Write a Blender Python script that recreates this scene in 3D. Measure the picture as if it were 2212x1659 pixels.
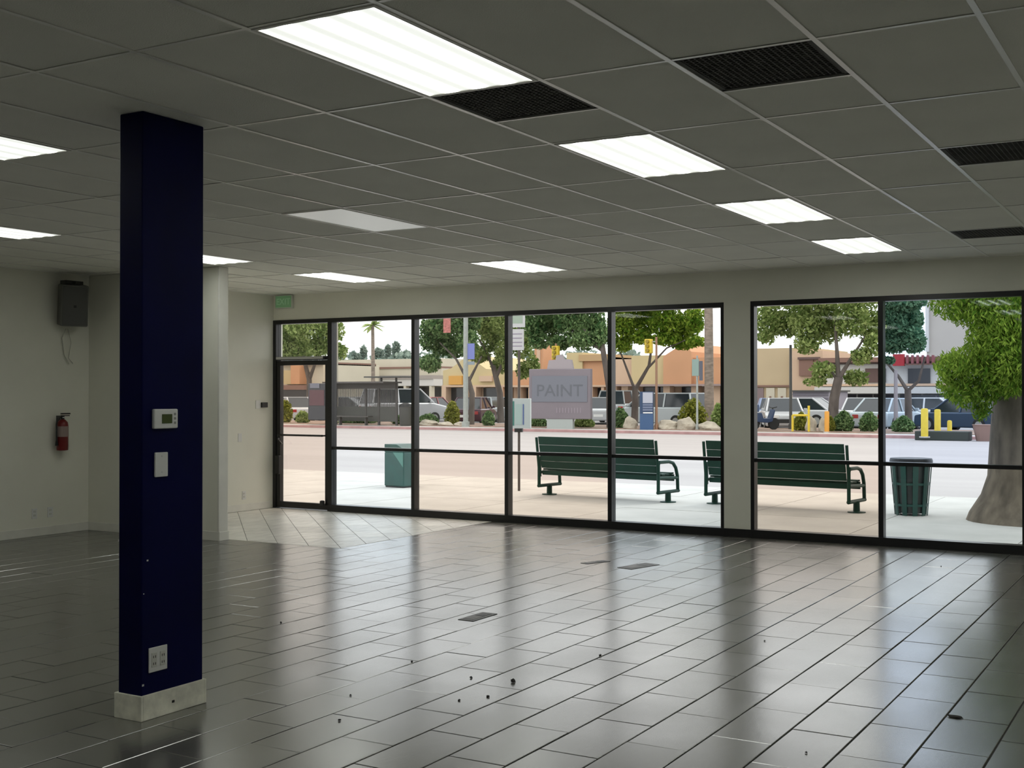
import bpy, bmesh, math, random
import numpy as np
from mathutils import Vector, Matrix
random.seed(7); rng = np.random.default_rng(7)
for o in list(bpy.data.objects): bpy.data.objects.remove(o)
S = bpy.context.scene; COL = S.collection
PI = math.pi

# ------------------------------------------------------------------ camera
FPX, YAW, PIT, EYE = 2589.8, 0.5285, 0.00814, 1.606
CZ, YW, XL = 2.996, 12.926, -11.45          # ceiling height, window wall, left wall
XR, YB = 2.2, -3.5                          # right wall, back wall
cam = bpy.data.cameras.new('camera'); co = bpy.data.objects.new('camera', cam); COL.objects.link(co)
co.location = (0, 0, EYE); co.rotation_euler = (PI/2 + PIT, 0, YAW)
cam.sensor_fit = 'HORIZONTAL'; cam.sensor_width = 36; cam.lens = FPX/2212*36
cam.clip_start = .05; cam.clip_end = 600
S.camera = co

# ------------------------------------------------------------------ sky, sun, exposure
W = bpy.data.worlds.new('overcast_sky'); S.world = W; W.use_nodes = True
nt = W.node_tree; bg = nt.nodes['Background']
tc = nt.nodes.new('ShaderNodeTexCoord'); nz = nt.nodes.new('ShaderNodeTexNoise'); nz.inputs['Scale'].default_value = 2.2
nz.inputs['Detail'].default_value = 5
cr = nt.nodes.new('ShaderNodeValToRGB')
cr.color_ramp.elements[0].position = .3; cr.color_ramp.elements[0].color = (.86, .93, 1, 1)
cr.color_ramp.elements[1].position = .7; cr.color_ramp.elements[1].color = (.98, .99, 1, 1)
nt.links.new(tc.outputs['Generated'], nz.inputs['Vector']); nt.links.new(nz.outputs['Fac'], cr.inputs['Fac'])
nt.links.new(cr.outputs['Color'], bg.inputs['Color']); bg.inputs['Strength'].default_value = 2.15
sl = bpy.data.lights.new('sun', 'SUN'); sl.energy = 1.3; sl.angle = math.radians(25); sl.color = (1, .96, .9)
so = bpy.data.objects.new('sun', sl); COL.objects.link(so); so.rotation_euler = (math.radians(-22), math.radians(18), 0)
S.view_settings.view_transform = 'Standard'; S.view_settings.look = 'None'
S.view_settings.exposure = 0; S.view_settings.gamma = 1; S.view_settings.use_curve_mapping = False
LAMP = 13.0          # brightness of the lenses over the tubes

# ------------------------------------------------------------------ pixel -> place (plane Y, or height z)
cy, sy, cp, sp = math.cos(YAW), math.sin(YAW), math.cos(PIT), math.sin(PIT)
FV = Vector((-sy*cp, cy*cp, sp)); RV = Vector((cy, sy, 0)); UV = RV.cross(FV)
def ray(px, py): return FV*FPX + RV*(px-1106) - UV*(py-829.5)
def at(px, py, Y):
    d = ray(px, py); return Vector((0, 0, EYE)) + d*(Y/d.y)
def ax(px, Y): return at(px, 850, Y).x
def az(px, py, Y): return at(px, py, Y).z

# ------------------------------------------------------------------ materials
MATS = {}
OUT = 1.0             # base colour scale; lowered outdoors to make up for the brightened sky
def mat(name, col, rough=.6, metal=0, spec=.5, var=.0, vscale=8, bump=0, bscale=60, stretch=None, emit=None, es=0, island=0):
    if name in MATS: return MATS[name]
    col = tuple(c*OUT for c in col)
    m = bpy.data.materials.new(name); m.use_nodes = True; t = m.node_tree; b = t.nodes['Principled BSDF']
    b.inputs['Base Color'].default_value = (*col, 1); b.inputs['Roughness'].default_value = rough
    b.inputs['Metallic'].default_value = metal; b.inputs['Specular IOR Level'].default_value = spec
    tcn = t.nodes.new('ShaderNodeTexCoord'); vec = tcn.outputs['Object']
    if stretch:
        mp = t.nodes.new('ShaderNodeMapping'); mp.inputs['Scale'].default_value = stretch
        t.links.new(vec, mp.inputs['Vector']); vec = mp.outputs['Vector']
    if var or island:
        n = t.nodes.new('ShaderNodeTexNoise'); n.inputs['Scale'].default_value = vscale; n.inputs['Detail'].default_value = 6
        t.links.new(vec, n.inputs['Vector'])
        fac = n.outputs['Fac']
        if island:
            g = t.nodes.new('ShaderNodeNewGeometry'); mx = t.nodes.new('ShaderNodeMath'); mx.operation = 'ADD'
            m2 = t.nodes.new('ShaderNodeMath'); m2.operation = 'MULTIPLY_ADD'; m2.inputs[1].default_value = island; m2.inputs[2].default_value = -island/2
            t.links.new(g.outputs['Random Per Island'], m2.inputs[0]); t.links.new(fac, mx.inputs[0]); t.links.new(m2.outputs[0], mx.inputs[1]); fac = mx.outputs[0]
        r = t.nodes.new('ShaderNodeValToRGB'); v = max(var, .25 if island else 0)
        r.color_ramp.elements[0].position = .3; r.color_ramp.elements[1].position = .7
        r.color_ramp.elements[0].color = (*[c*(1-v) for c in col], 1); r.color_ramp.elements[1].color = (*[min(1, c*(1+v)) for c in col], 1)
        t.links.new(fac, r.inputs['Fac']); t.links.new(r.outputs['Color'], b.inputs['Base Color'])
    if bump:
        n2 = t.nodes.new('ShaderNodeTexNoise'); n2.inputs['Scale'].default_value = bscale; n2.inputs['Detail'].default_value = 4
        bp = t.nodes.new('ShaderNodeBump'); bp.inputs['Strength'].default_value = bump; bp.inputs['Distance'].default_value = .01
        t.links.new(vec, n2.inputs['Vector']); t.links.new(n2.outputs['Fac'], bp.inputs['Height']); t.links.new(bp.outputs['Normal'], b.inputs['Normal'])
    if emit: b.inputs['Emission Color'].default_value = (*emit, 1); b.inputs['Emission Strength'].default_value = es
    MATS[name] = m; return m

def leafmat(name, c1, c2):
    c1 = tuple(c*.80 for c in c1); c2 = tuple(c*.80 for c in c2)
    m = bpy.data.materials.new(name); m.use_nodes = True; t = m.node_tree; t.nodes.remove(t.nodes['Principled BSDF'])
    out = t.nodes['Material Output']; g = t.nodes.new('ShaderNodeNewGeometry'); r = t.nodes.new('ShaderNodeValToRGB')
    n = t.nodes.new('ShaderNodeTexNoise'); n.inputs['Scale'].default_value = .9; tcn = t.nodes.new('ShaderNodeTexCoord')
    t.links.new(tcn.outputs['Object'], n.inputs['Vector'])
    a = t.nodes.new('ShaderNodeMath'); a.operation = 'ADD'; s = t.nodes.new('ShaderNodeMath'); s.operation = 'MULTIPLY_ADD'; s.inputs[1].default_value = .7; s.inputs[2].default_value = -.35
    t.links.new(g.outputs['Random Per Island'], s.inputs[0]); t.links.new(s.outputs[0], a.inputs[0]); t.links.new(n.outputs['Fac'], a.inputs[1])
    r.color_ramp.elements[0].position = .2; r.color_ramp.elements[1].position = .8
    r.color_ramp.elements[0].color = (*c1, 1); r.color_ramp.elements[1].color = (*c2, 1)
    t.links.new(a.outputs[0], r.inputs['Fac'])
    d = t.nodes.new('ShaderNodeBsdfDiffuse'); tr = t.nodes.new('ShaderNodeBsdfTranslucent'); mx = t.nodes.new('ShaderNodeMixShader'); mx.inputs[0].default_value = .4
    t.links.new(r.outputs['Color'], d.inputs['Color']); t.links.new(r.outputs['Color'], tr.inputs['Color'])
    t.links.new(d.outputs[0], mx.inputs[1]); t.links.new(tr.outputs[0], mx.inputs[2]); t.links.new(mx.outputs[0], out.inputs['Surface'])
    return m

def glassmat(name, tint, refl=1.0):
    m = bpy.data.materials.new(name); m.use_nodes = True; t = m.node_tree; t.nodes.remove(t.nodes['Principled BSDF'])
    out = t.nodes['Material Output']; tr = t.nodes.new('ShaderNodeBsdfTransparent'); tr.inputs['Color'].default_value = (*[math.sqrt(c) for c in tint], 1)
    gl = t.nodes.new('ShaderNodeBsdfGlossy'); gl.inputs['Roughness'].default_value = .02
    fr = t.nodes.new('ShaderNodeFresnel'); fr.inputs['IOR'].default_value = 1.45
    ml = t.nodes.new('ShaderNodeMath'); ml.operation = 'MULTIPLY'; ml.inputs[1].default_value = .5*refl
    mx = t.nodes.new('ShaderNodeMixShader'); t.links.new(fr.outputs[0], ml.inputs[0]); t.links.new(ml.outputs[0], mx.inputs[0])
    t.links.new(tr.outputs[0], mx.inputs[1]); t.links.new(gl.outputs[0], mx.inputs[2]); t.links.new(mx.outputs[0], out.inputs['Surface'])
    return m

WALL = mat('wall_paint', (.78, .77, .68), .7, var=.03, vscale=2, bump=.06, bscale=90)
WHITE = mat('white_paint', (.74, .73, .67), .5, var=.05, vscale=5)
DIRTYW = mat('scuffed_white_paint', (.84, .82, .70), .55, var=.18, vscale=14, bump=.1, bscale=40)
TILEW = mat('ceiling_tile_board', (.86, .855, .78), .95, spec=.1, var=.04, vscale=1.5, bump=.35, bscale=160)
TEE = mat('grid_tee_metal', (.90, .89, .84), .28, spec=.9)
BLACKM = mat('black_aluminium', (.008, .008, .009), .35)
BLUE = mat('navy_column_paint', (.0006, .0015, .040), .5, spec=.10, var=.2, vscale=3, bump=.05, bscale=30)
GROUT = mat('dark_grout', (.05, .05, .045), .8, var=.2, vscale=20)
PLASTICW = mat('white_plastic', (.72, .72, .70), .35)
PLASTICG = mat('grey_plastic', (.30, .30, .28), .4)
DARKG = mat('dark_grey_metal', (.06, .06, .055), .45)
RED = mat('red_enamel', (.16, .008, .008), .3, var=.1)
BLACKR = mat('black_rubber', (.012, .012, .012), .5)
LABELW = mat('label_paper', (.32, .24, .22), .6)
CHROME = mat('brushed_steel', (.55, .55, .55), .3, metal=1)
OUT = .71
CONC = mat('sidewalk_concrete', (.66, .64, .60), .85, var=.10, vscale=1.2, bump=.15, bscale=50)
CONCD = mat('sidewalk_joint', (.30, .28, .25), .9, var=.1)
ASPH = mat('grey_pink_asphalt', (.50, .46, .445), .9, var=.07, vscale=.6, bump=.2, bscale=40, stretch=(.15, 1, 1))  # light grey-pink road surface, its own colour
CURB = mat('curb_concrete', (.62, .58, .54), .85, var=.12, vscale=3)
CURBR = mat('faded_red_curb', (.55, .33, .32), .85, var=.15, vscale=3)
GREENM = mat('dark_green_steel', (.010, .050, .034), .5, spec=.2, var=.15, vscale=4)
GREENB = mat('dark_green_bin', (.016, .085, .070), .4, var=.15, vscale=6)
BARK = mat('tree_bark', (.19, .155, .115), .95, var=.45, vscale=7, bump=1.0, bscale=14, stretch=(1, 1, .35))
BARKG = mat('grey_bark', (.15, .125, .11), .95, var=.35, vscale=5, bump=.8, bscale=10, stretch=(1, 1, .3))
BARKP = mat('palm_bark', (.33, .27, .22), .95, var=.3, vscale=4, bump=.8, bscale=6, stretch=(1, 1, 3))
MULCH = mat('red_brown_mulch', (.36, .25, .19), .95, var=.3, vscale=3, bump=.5, bscale=12)
ROCK = mat('tan_boulder', (.55, .49, .39), .9, var=.25, vscale=2, bump=.5, bscale=6)
YEL = mat('yellow_paint', (.85, .62, .04), .5, var=.1)
POLEG = mat('galvanised_pole', (.42, .45, .42), .5, var=.1)
SHADOWG = mat('dark_glass_and_arcade_shade', (.035, .035, .04), .15)  # shop window glass; also the painted shade inside the arcades
CARGL = mat('car_window_glass', (.03, .04, .05), .08)
TYRE = mat('tyre_rubber', (.02, .02, .02), .8)

OUT = 1.0
# ------------------------------------------------------------------ mesh builder
class MB:
    def __init__(s): s.v = []; s.f = []
    def add(s, vs, fs):
        b = len(s.v); s.v += [tuple(v) for v in vs]; s.f += [tuple(i+b for i in f) for f in fs]; return s
    def box(s, x0, x1, y0, y1, z0, z1, M=None):
        vs = [Vector((x, y, z)) for z in (z0, z1) for y in (y0, y1) for x in (x0, x1)]
        if M: vs = [M @ v for v in vs]
        return s.add(vs, [(0, 2, 3, 1), (4, 5, 7, 6), (0, 1, 5, 4), (2, 6, 7, 3), (0, 4, 6, 2), (1, 3, 7, 5)])
    def tube(s, pts, r, n=8, cap=True):
        pts = [Vector(p) for p in pts]; rs = r if isinstance(r, (list, tuple)) else [r]*len(pts); rings = []
        b = len(s.v); prev = None
        for i, p in enumerate(pts):
            d = (pts[min(i+1, len(pts)-1)] - pts[max(i-1, 0)]).normalized()
            if prev is None:
                a = Vector((0, 0, 1)) if abs(d.z) < .9 else Vector((1, 0, 0)); u = d.cross(a).normalized()
            else: u = (prev - d*prev.dot(d)).normalized()
            prev = u; w = d.cross(u)
            for k in range(n):
                t = 2*PI*k/n; s.v.append(tuple(p + (u*math.cos(t) + w*math.sin(t))*rs[i]))
        m = len(pts)
        for i in range(m-1):
            for k in range(n):
                k2 = (k+1) % n; s.f.append((b+i*n+k, b+i*n+k2, b+(i+1)*n+k2, b+(i+1)*n+k))
        if cap: s.f.append(tuple(b+k for k in range(n))[::-1]); s.f.append(tuple(b+(m-1)*n+k for k in range(n)))
        return s
    def lathe(s, prof, c=(0, 0, 0), n=20):      # prof: (r, z)
        b = len(s.v); m = len(prof)
        for r, z in prof:
            for k in range(n):
                t = 2*PI*k/n; s.v.append((c[0]+r*math.cos(t), c[1]+r*math.sin(t), c[2]+z))
        for i in range(m-1):
            for k in range(n):
                k2 = (k+1) % n; s.f.append((b+i*n+k, b+i*n+k2, b+(i+1)*n+k2, b+(i+1)*n+k))
        s.f.append(tuple(b+k for k in range(n))[::-1]); s.f.append(tuple(b+(m-1)*n+k for k in range(n)))
        return s
    def prism(s, poly, a0, a1, axis='y'):        # poly in the other two axes
        n = len(poly); vs = []
        for a in (a0, a1):
            for p in poly:
                vs.append((p[0], a, p[1]) if axis == 'y' else (a, p[0], p[1]) if axis == 'x' else (p[0], p[1], a))
        fs = [tuple(range(n)), tuple(range(n, 2*n))[::-1]] + [(i, i+n, (i+1) % n+n, (i+1) % n) for i in range(n)]
        return s.add(vs, fs)
    def mesh(s, name, off=(0, 0, 0), fix=True):
        me = bpy.data.meshes.new(name)
        me.from_pydata([(v[0]-off[0], v[1]-off[1], v[2]-off[2]) for v in s.v], [], s.f)
        if fix:
            bm = bmesh.new(); bm.from_mesh(me); bmesh.ops.recalc_face_normals(bm, faces=bm.faces); bm.to_mesh(me); bm.free()
        return me
    def build(s, name, m, parent=None, bevel=0, smooth=False, world=True, fix=True):
        if parent is None or not world:
            if parent is None:
                a = np.array(s.v); off = ((a[:, 0].min()+a[:, 0].max())/2, (a[:, 1].min()+a[:, 1].max())/2, a[:, 2].min())
            else: off = (0, 0, 0)
        else:
            off = tuple(WL[parent.name])
        me = s.mesh(name, off, fix); o = bpy.data.objects.new(name, me); COL.objects.link(o)
        if m: me.materials.append(m)
        if parent is None: o.location = off; WL[o.name] = Vector(off)
        else:
            o.parent = parent; WL[o.name] = WL[parent.name].copy()
        if bevel:
            md = o.modifiers.new('bevel', 'BEVEL'); md.width = bevel; md.segments = 2; md.limit_method = 'ANGLE'
        if smooth:
            me.polygons.foreach_set('use_smooth', [True]*len(me.polygons))
            try: me.set_sharp_from_angle(angle=math.radians(40))
            except Exception: pass
        return o
WL = {}
def tag(o, label=None, cat=None, group=None, kind=None):
    if label: o['label'] = label
    if cat: o['category'] = cat
    if group: o['group'] = group
    if kind: o['kind'] = kind
    return o
def thing(name, label, cat, loc=(0, 0, 0), rz=0, group=None, kind=None):
    o = bpy.data.objects.new(name, None); COL.objects.link(o); o.location = loc; o.rotation_euler = (0, 0, rz)
    o.empty_display_size = .1; WL[o.name] = Vector(loc)
    return tag(o, label, cat, group, kind)
def struct(name, mb, m, parent=None, **k): 
    o = mb.build(name, m, parent, **k)
    if parent is None: o['kind'] = 'structure'
    return o
def box(*a): return MB().box(*a)
def textmesh(txt, size, name, m, parent, loc, rot, extrude=.002, sx=1):
    c = bpy.data.curves.new(name, 'FONT'); c.body = txt; c.size = size; c.extrude = extrude; c.align_x = 'CENTER'; c.align_y = 'CENTER'
    o = bpy.data.objects.new(name, c); COL.objects.link(o); dg = bpy.context.evaluated_depsgraph_get(); dg.update()
    me = bpy.data.meshes.new_from_object(o.evaluated_get(dg)); bpy.data.objects.remove(o)
    o = bpy.data.objects.new(name, me); COL.objects.link(o); me.materials.clear(); me.materials.append(m)
    o.parent = parent; o.location = loc; o.rotation_euler = rot; o.scale = (sx, 1, 1); WL[o.name] = WL[parent.name].copy()
    return o

# ================================================================== ROOM SHELL
# ---- floor: grout bed + 12x24 in tiles laid in running bond towards the windows
fl = struct('floor', box(XL-.15, XR+.15, YB-.15, YW+.19, -.20, -.006), GROUT); fl['label'] = 'dark grey rectangular tile floor with a dull sheen'; 
def tilemat(name, c, r0, r1, spec=.5):
    m = bpy.data.materials.new(name); m.use_nodes = True; t = m.node_tree; b = t.nodes['Principled BSDF']
    tcn = t.nodes.new('ShaderNodeTexCoord'); geo = t.nodes.new('ShaderNodeNewGeometry')
    mp = t.nodes.new('ShaderNodeMapping'); mp.inputs['Scale'].default_value = (4, 1, 1); t.links.new(geo.outputs['Position'], mp.inputs['Vector'])
    n = t.nodes.new('ShaderNodeTexNoise'); n.inputs['Scale'].default_value = 3; n.inputs['Detail'].default_value = 8; n.inputs['Roughness'].default_value = .65
    t.links.new(mp.outputs[0], n.inputs['Vector'])
    oi = t.nodes.new('ShaderNodeObjectInfo')
    a = t.nodes.new('ShaderNodeMath'); a.operation = 'MULTIPLY_ADD'; a.inputs[1].default_value = .25; t.links.new(oi.outputs['Random'], a.inputs[0]); t.links.new(n.outputs['Fac'], a.inputs[2])
    r = t.nodes.new('ShaderNodeValToRGB'); r.color_ramp.elements[0].position = .35; r.color_ramp.elements[1].position = .85
    r.color_ramp.elements[0].color = (*[k*.7 for k in c], 1); r.color_ramp.elements[1].color = (*[k*1.35 for k in c], 1)
    t.links.new(a.outputs[0], r.inputs['Fac']); t.links.new(r.outputs['Color'], b.inputs['Base Color'])
    n3 = t.nodes.new('ShaderNodeTexNoise'); n3.inputs['Scale'].default_value = 1.3; n3.inputs['Detail'].default_value = 7; t.links.new(geo.outputs['Position'], n3.inputs['Vector'])
    rr = t.nodes.new('ShaderNodeMapRange'); rr.inputs['From Min'].default_value = .3; rr.inputs['From Max'].default_value = .7
    rr.inputs['To Min'].default_value = r0; rr.inputs['To Max'].default_value = r1
    t.links.new(n3.outputs['Fac'], rr.inputs['Value']); t.links.new(rr.outputs[0], b.inputs['Roughness'])
    n2 = t.nodes.new('ShaderNodeTexNoise'); n2.inputs['Scale'].default_value = 12; n2.inputs['Detail'].default_value = 5; t.links.new(mp.outputs[0], n2.inputs['Vector'])
    bp = t.nodes.new('ShaderNodeBump'); bp.inputs['Strength'].default_value = .06; bp.inputs['Distance'].default_value = .004
    t.links.new(n2.outputs['Fac'], bp.inputs['Height']); t.links.new(bp.outputs['Normal'], b.inputs['Normal'])
    b.inputs['IOR'].default_value = spec
    return m
TILEF = tilemat('grey_floor_tile', (.105, .103, .094), .20, .26, 3.3)
TILEE = tilemat('entry_floor_tile', (.60, .59, .55), .32, .38, 2.4)
FX, FY, FS = -2.043, 5.352, .297
FL = .5935
GW = .0028
def tile_mesh(w, l, tag_=''):
    b = MB(); c = .0022; x, y = w/2-GW*1.4, l/2-GW
    lo = [(-x, -y, -.008), (x, -y, -.008), (x, y, -.008), (-x, y, -.008)]
    md_ = [(-x, -y, -c), (x, -y, -c), (x, y, -c), (-x, y, -c)]
    hi = [(-x+c, -y+c, 0), (x-c, -y+c, 0), (x-c, y-c, 0), (-x+c, y-c, 0)]
    b.add(lo+md_+hi, [(0, 3, 2, 1)] + [(i, (i+1) % 4, (i+1) % 4+4, i+4) for i in range(4)] + [(i+4, (i+1) % 4+4, (i+1) % 4+8, i+8) for i in range(4)] + [(8, 9, 10, 11)])
    return b
TM = {}
def shared(w, l, m):
    k = (round(w, 3), round(l, 3), m.name)
    if k not in TM: TM[k] = tile_mesh(w, l).mesh('tile'); TM[k].materials.append(m)
    return TM[k]
EX, EY = -7.83, 9.86                      # entry patch: X < EX and Y > EY
cells = []
k0 = int((XL-FX)/FS)-2; k1 = int((XR-FX)/FS)+2
for k in range(k0, k1):
    xa, xb = FX+k*FS, FX+(k+1)*FS; xa_, xb_ = max(xa, XL+.01), min(xb, XR-.01)
    if xb_-xa_ < .03: continue
    off = 0 if k % 2 == 0 else FL/2
    for j in range(-18, 16):
        ya, yb = FY+off+j*FL, FY+off+(j+1)*FL; ya_, yb_ = max(ya, YB+.01), min(yb, YW-.012)
        if yb_-ya_ < .03: continue
        if xb_ < EX+.03 and yb_ > EY:
            if ya_ >= EY-.02: continue
            yb_ = EY-.004
            if yb_-ya_ < .03: continue
        if xa_ < EX < xb_ and ya_ < EY-.02 and yb_ > EY+.02:
            cells.append((xa_, xb_, ya_, EY-.004)); ya_ = EY
        if (xa_ < EX < xb_) and yb_ > EY+.02: xa2 = max(xa_, EX+.004)
        else: xa2 = xa_
        cells.append((xa2, xb_, ya_, yb_))
def seen(c):
    pts = []
    for x in (c[0], c[1]):
        for y in (c[2], c[3]):
            v = Vector((x, y, -EYE)); d = v.dot(FV)
            if d < .5: return 0
            pts.append((1106+FPX*v.dot(RV)/d, 829.5-FPX*v.dot(UV)/d))
    cx = sum(p[0] for p in pts)/4; cyy = sum(p[1] for p in pts)/4
    if not (-60 < cx < 2272 and 0 < cyy < 1720): return 0
    a, b, c_, d_ = pts[0], pts[1], pts[3], pts[2]
    q = [a, b, c_, d_]; A = 0
    for i in range(4): A += q[i][0]*q[(i+1) % 4][1]-q[(i+1) % 4][0]*q[i][1]
    return abs(A)/2
def oncol(c): return c[0] < -4.52 and c[1] > -4.71 and c[2] < 4.59 and c[3] > 4.16
rk = sorted(cells, key=lambda c: -seen(c)); big = [c for c in rk if seen(c) > 0][:300]; bs = set(big); rest = MB()
for c in cells:
    w, l = c[1]-c[0], c[3]-c[2]; x, y = (c[0]+c[1])/2, (c[2]+c[3])/2
    dz = random.uniform(-.0006, .0006); rx, ry = random.gauss(0, .0018), random.gauss(0, .0022)
    if oncol(c): rx = ry = 0
    if c in bs:
        o = bpy.data.objects.new('floor_tile', shared(w, l, TILEF)); COL.objects.link(o); o.parent = fl
        o.location = Vector((x, y, dz)) - fl.location; o.rotation_euler = (rx, ry, 0)
    else:
        b = tile_mesh(w, l); M = Matrix.Translation((x, y, dz)) @ Matrix.Rotation(rx, 4, 'X') @ Matrix.Rotation(ry, 4, 'Y')
        rest.add([M @ Vector(v) for v in b.v], b.f)
o = rest.build('floor_tiles', TILEF, fl, fix=False); o['kind'] = 'stuff'
# entry patch, tiles at 45 degrees
fe = struct('floor_entry', box(XL+.002, EX, EY, YW-.005, -.006, -.0045), GROUT)
fe['label'] = 'paler matte tiles laid diagonally inside the glass door'
def clip(poly, nx, ny, d):              # keep nx*x+ny*y <= d
    out = []
    for i in range(len(poly)):
        a, b = poly[i], poly[(i+1) % len(poly)]; fa, fb = nx*a[0]+ny*a[1]-d, nx*b[0]+ny*b[1]-d
        if fa <= 0: out.append(a)
        if fa*fb < 0:
            t = fa/(fa-fb); out.append((a[0]+(b[0]-a[0])*t, a[1]+(b[1]-a[1])*t))
    return out
r2 = math.sqrt(.5)
for i in range(-14, 14):
    for j in range(17, 31):
        u0, u1 = 1.62*r2+i*.305, 1.62*r2+(i+1)*.305; v0 = j*.61+(i % 2)*.305; v1 = v0+.61; g = .003
        p = [(u0+g, v0+g), (u1-g, v0+g), (u1-g, v1-g), (u0+g, v1-g)]
        p = [((u*r2 - v*r2), (u*r2 + v*r2)) for u, v in p]
        p = [(x-9.6+9.6, y) for x, y in p]
        p = clip(p, 1, 0, EX-.003)
        if len(p) > 2: p = clip(p, -1, 0, -(XL+.02))
        if len(p) > 2: p = clip(p, 0, 1, YW-.012)
        if len(p) > 2: p = clip(p, 0, -1, -(EY+.003))
        if len(p) < 3: continue
        A = abs(sum(p[k][0]*p[(k+1) % len(p)][1]-p[(k+1) % len(p)][0]*p[k][1] for k in range(len(p))))/2
        if A < .004: continue
        b = MB().prism(p, -.0045, 0, axis='z'); b.build('entry_tile', TILEE, fe)

# ---- walls
wl = struct('wall_left', box(XL-.15, XL, YB-.15, YW+.19, 0, CZ+.12), WALL)
struct('wall_back', box(XL, XR, YB-.15, YB, 0, CZ+.12), WALL)
struct('wall_right', box(XR, XR+.15, YB-.15, YW+.19, 0, CZ+.12), WALL)
HZ = 2.64
struct('wall_front_header', box(XL, -1.60, YW, YW+.19, HZ, CZ+.12), WALL)
struct('wall_front_pier', box(-4.764, -4.454, YW-.02, YW+.19, .09, HZ), WALL)
struct('wall_front', box(-1.60, XR, YW, YW+.19, 0, CZ+.12), WALL)
wg = struct('wall_wing', box(XL, -9.385, 9.70, 9.82, 0, CZ), WALL)
MB().box(-9.385, -9.362, 9.69, 9.83, 0, CZ).build('corner_trim', WHITE, wg, bevel=.003)
BBH = .10
def baseb(name, a): struct(name, box(*a), WHITE, bevel=.004)
baseb('baseboard_left', (XL, XL+.014, YB, 9.70, .0, BBH)); baseb('baseboard_left_entry', (XL, XL+.014, 9.82, YW-.06, 0, BBH))
baseb('baseboard_wing', (XL+.014, -9.362, 9.686, 9.70, 0, BBH)); baseb('baseboard_wing_end', (-9.362, -9.348, 9.686, 9.834, 0, BBH))
baseb('baseboard_right', (XR-.014, XR, YB, YW, 0, BBH)); baseb('baseboard_front', (-1.60, XR-.014, YW-.014, YW, 0, BBH))
baseb('baseboard_back', (XL+.014, XR-.014, YB, YB+.014, 0, BBH))

# ---- ceiling: slab, grid tees, lay-in tiles
cl = struct('ceiling', box(XL, XR, YB, YW, CZ+.06, CZ+.12), WALL); cl['label'] = 'suspended ceiling of white boards in a metal grid'
GX, GY, CW, CLn = -1.9516, 3.4267, .6096, 1.2192
LIGHTS = {(-2, 0): ('lit fluorescent panel light nearest the camera, above the dark ceiling vent', 1), (-2, 2): ('lit ceiling panel light, second nearest in the row running to the windows', 1),
          (-2, 4): ('lit ceiling panel light, third nearest in the row running to the windows', 1), (-2, 6): ('small far lit panel light closest to the tall window pier', 1),
          (-7, 0): ('lit panel light at the left photo edge, upper of two beside the column', 1), (-7, 3): ('dim faintly glowing ceiling panel light right of the blue column', 0),
          (-8, 6): ('lit far ceiling panel light over the middle of the window wall', 1), (-12, 6): ('lit far ceiling panel light nearest the exit sign', 1),
          (-12, 4): ('lit panel light partly hidden by the right edge of the blue column', 1), (-12, 2): ('lit panel light at the left photo edge, lower of two beside the column', 1),
          (3, 0): ('lit ceiling panel light beyond the right photo edge, nearest row', 1), (3, 3): ('lit ceiling panel light beyond the right photo edge, middle row', 1), (3, 6): ('lit ceiling panel light beyond the right photo edge, near the windows', 1),
          (-2, -2): ('lit ceiling panel light behind the camera on the window row', 1), (-7, -3): ('lit ceiling panel light behind the camera on the middle row', 1), (-12, -2): ('lit ceiling panel light behind the camera on the left row', 1)}
VENTS = {(-2, 1): 'dark square return vent right beside the nearest lit panel', (0, 1): 'dark square return vent at upper right between two bare tiles',
         (1, 3): 'dark square return vent cut by the right photo edge', (0, 6): 'dark square return vent closest to the window wall at right'}
def cell(i, j): return (GX+i*CW, GX+(i+1)*CW, GY+j*CLn, GY+(j+1)*CLn)
TT = {}
def lay_tile(x0, x1, y0, y1):
    x0, x1, y0, y1 = max(x0, XL), min(x1, XR), max(y0, YB), min(y1, YW)
    if x1-x0 < .05 or y1-y0 < .05: return
    w, l = x1-x0-.008, y1-y0-.008; k = (round(w, 3), round(l, 3))
    if k not in TT:
        TT[k] = box(-w/2, w/2, -l/2, l/2, 0, .016).mesh('ceiling_tile'); TT[k].materials.append(TILEW)
    o = bpy.data.objects.new('ceiling_tile', TT[k]); COL.objects.link(o); o.parent = cl
    o.location = Vector(((x0+x1)/2, (y0+y1)/2, CZ+.003+random.uniform(0, .0015))) - cl.location
    o.rotation_euler = (random.gauss(0, .0008), random.gauss(0, .0012), 0)
TW = .012
for i in range(-16, 7):
    x0 = GX+i*CW; x1 = x0+CW
    if x1 <= XL+.02 or x0 >= XR-.02: continue
    if x0 > XL: MB().box(x0-TW, x0+TW, YB, YW-.02, CZ-.001, CZ+.0022).box(x0-.002, x0+.002, YB, YW-.02, CZ+.0022, CZ+.04).build('main_tee', TEE, cl)
    for j in range(-6, 8):
        y0 = GY+j*CLn; y1 = y0+CLn
        if y1 <= YB+.02 or y0 >= YW-.02: continue
        a, b_ = max(x0, XL)+TW, min(x1, XR)-TW
        if y0 > YB: MB().box(a, b_, y0-TW*.8, y0+TW*.8, CZ, CZ+.0022).build('cross_tee', TEE, cl)
        if (i, j) in LIGHTS: continue
        if (i, j) in VENTS:
            ym = y0+CLn/2; MB().box(a, b_, ym-TW*.8, ym+TW*.8, CZ, CZ+.0022).build('cross_tee', TEE, cl)
            lay_tile(x0, x1, ym, y1); continue
        lay_tile(x0, x1, y0, y1)
MB().box(XL, -1.6, YW-.022, YW, CZ-.002, CZ+.02).build('wall_angle', TEE, cl)
MB().box(XL, XL+.02, YB, YW-.022, CZ-.002, CZ+.02).build('wall_angle', TEE, cl)

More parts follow.
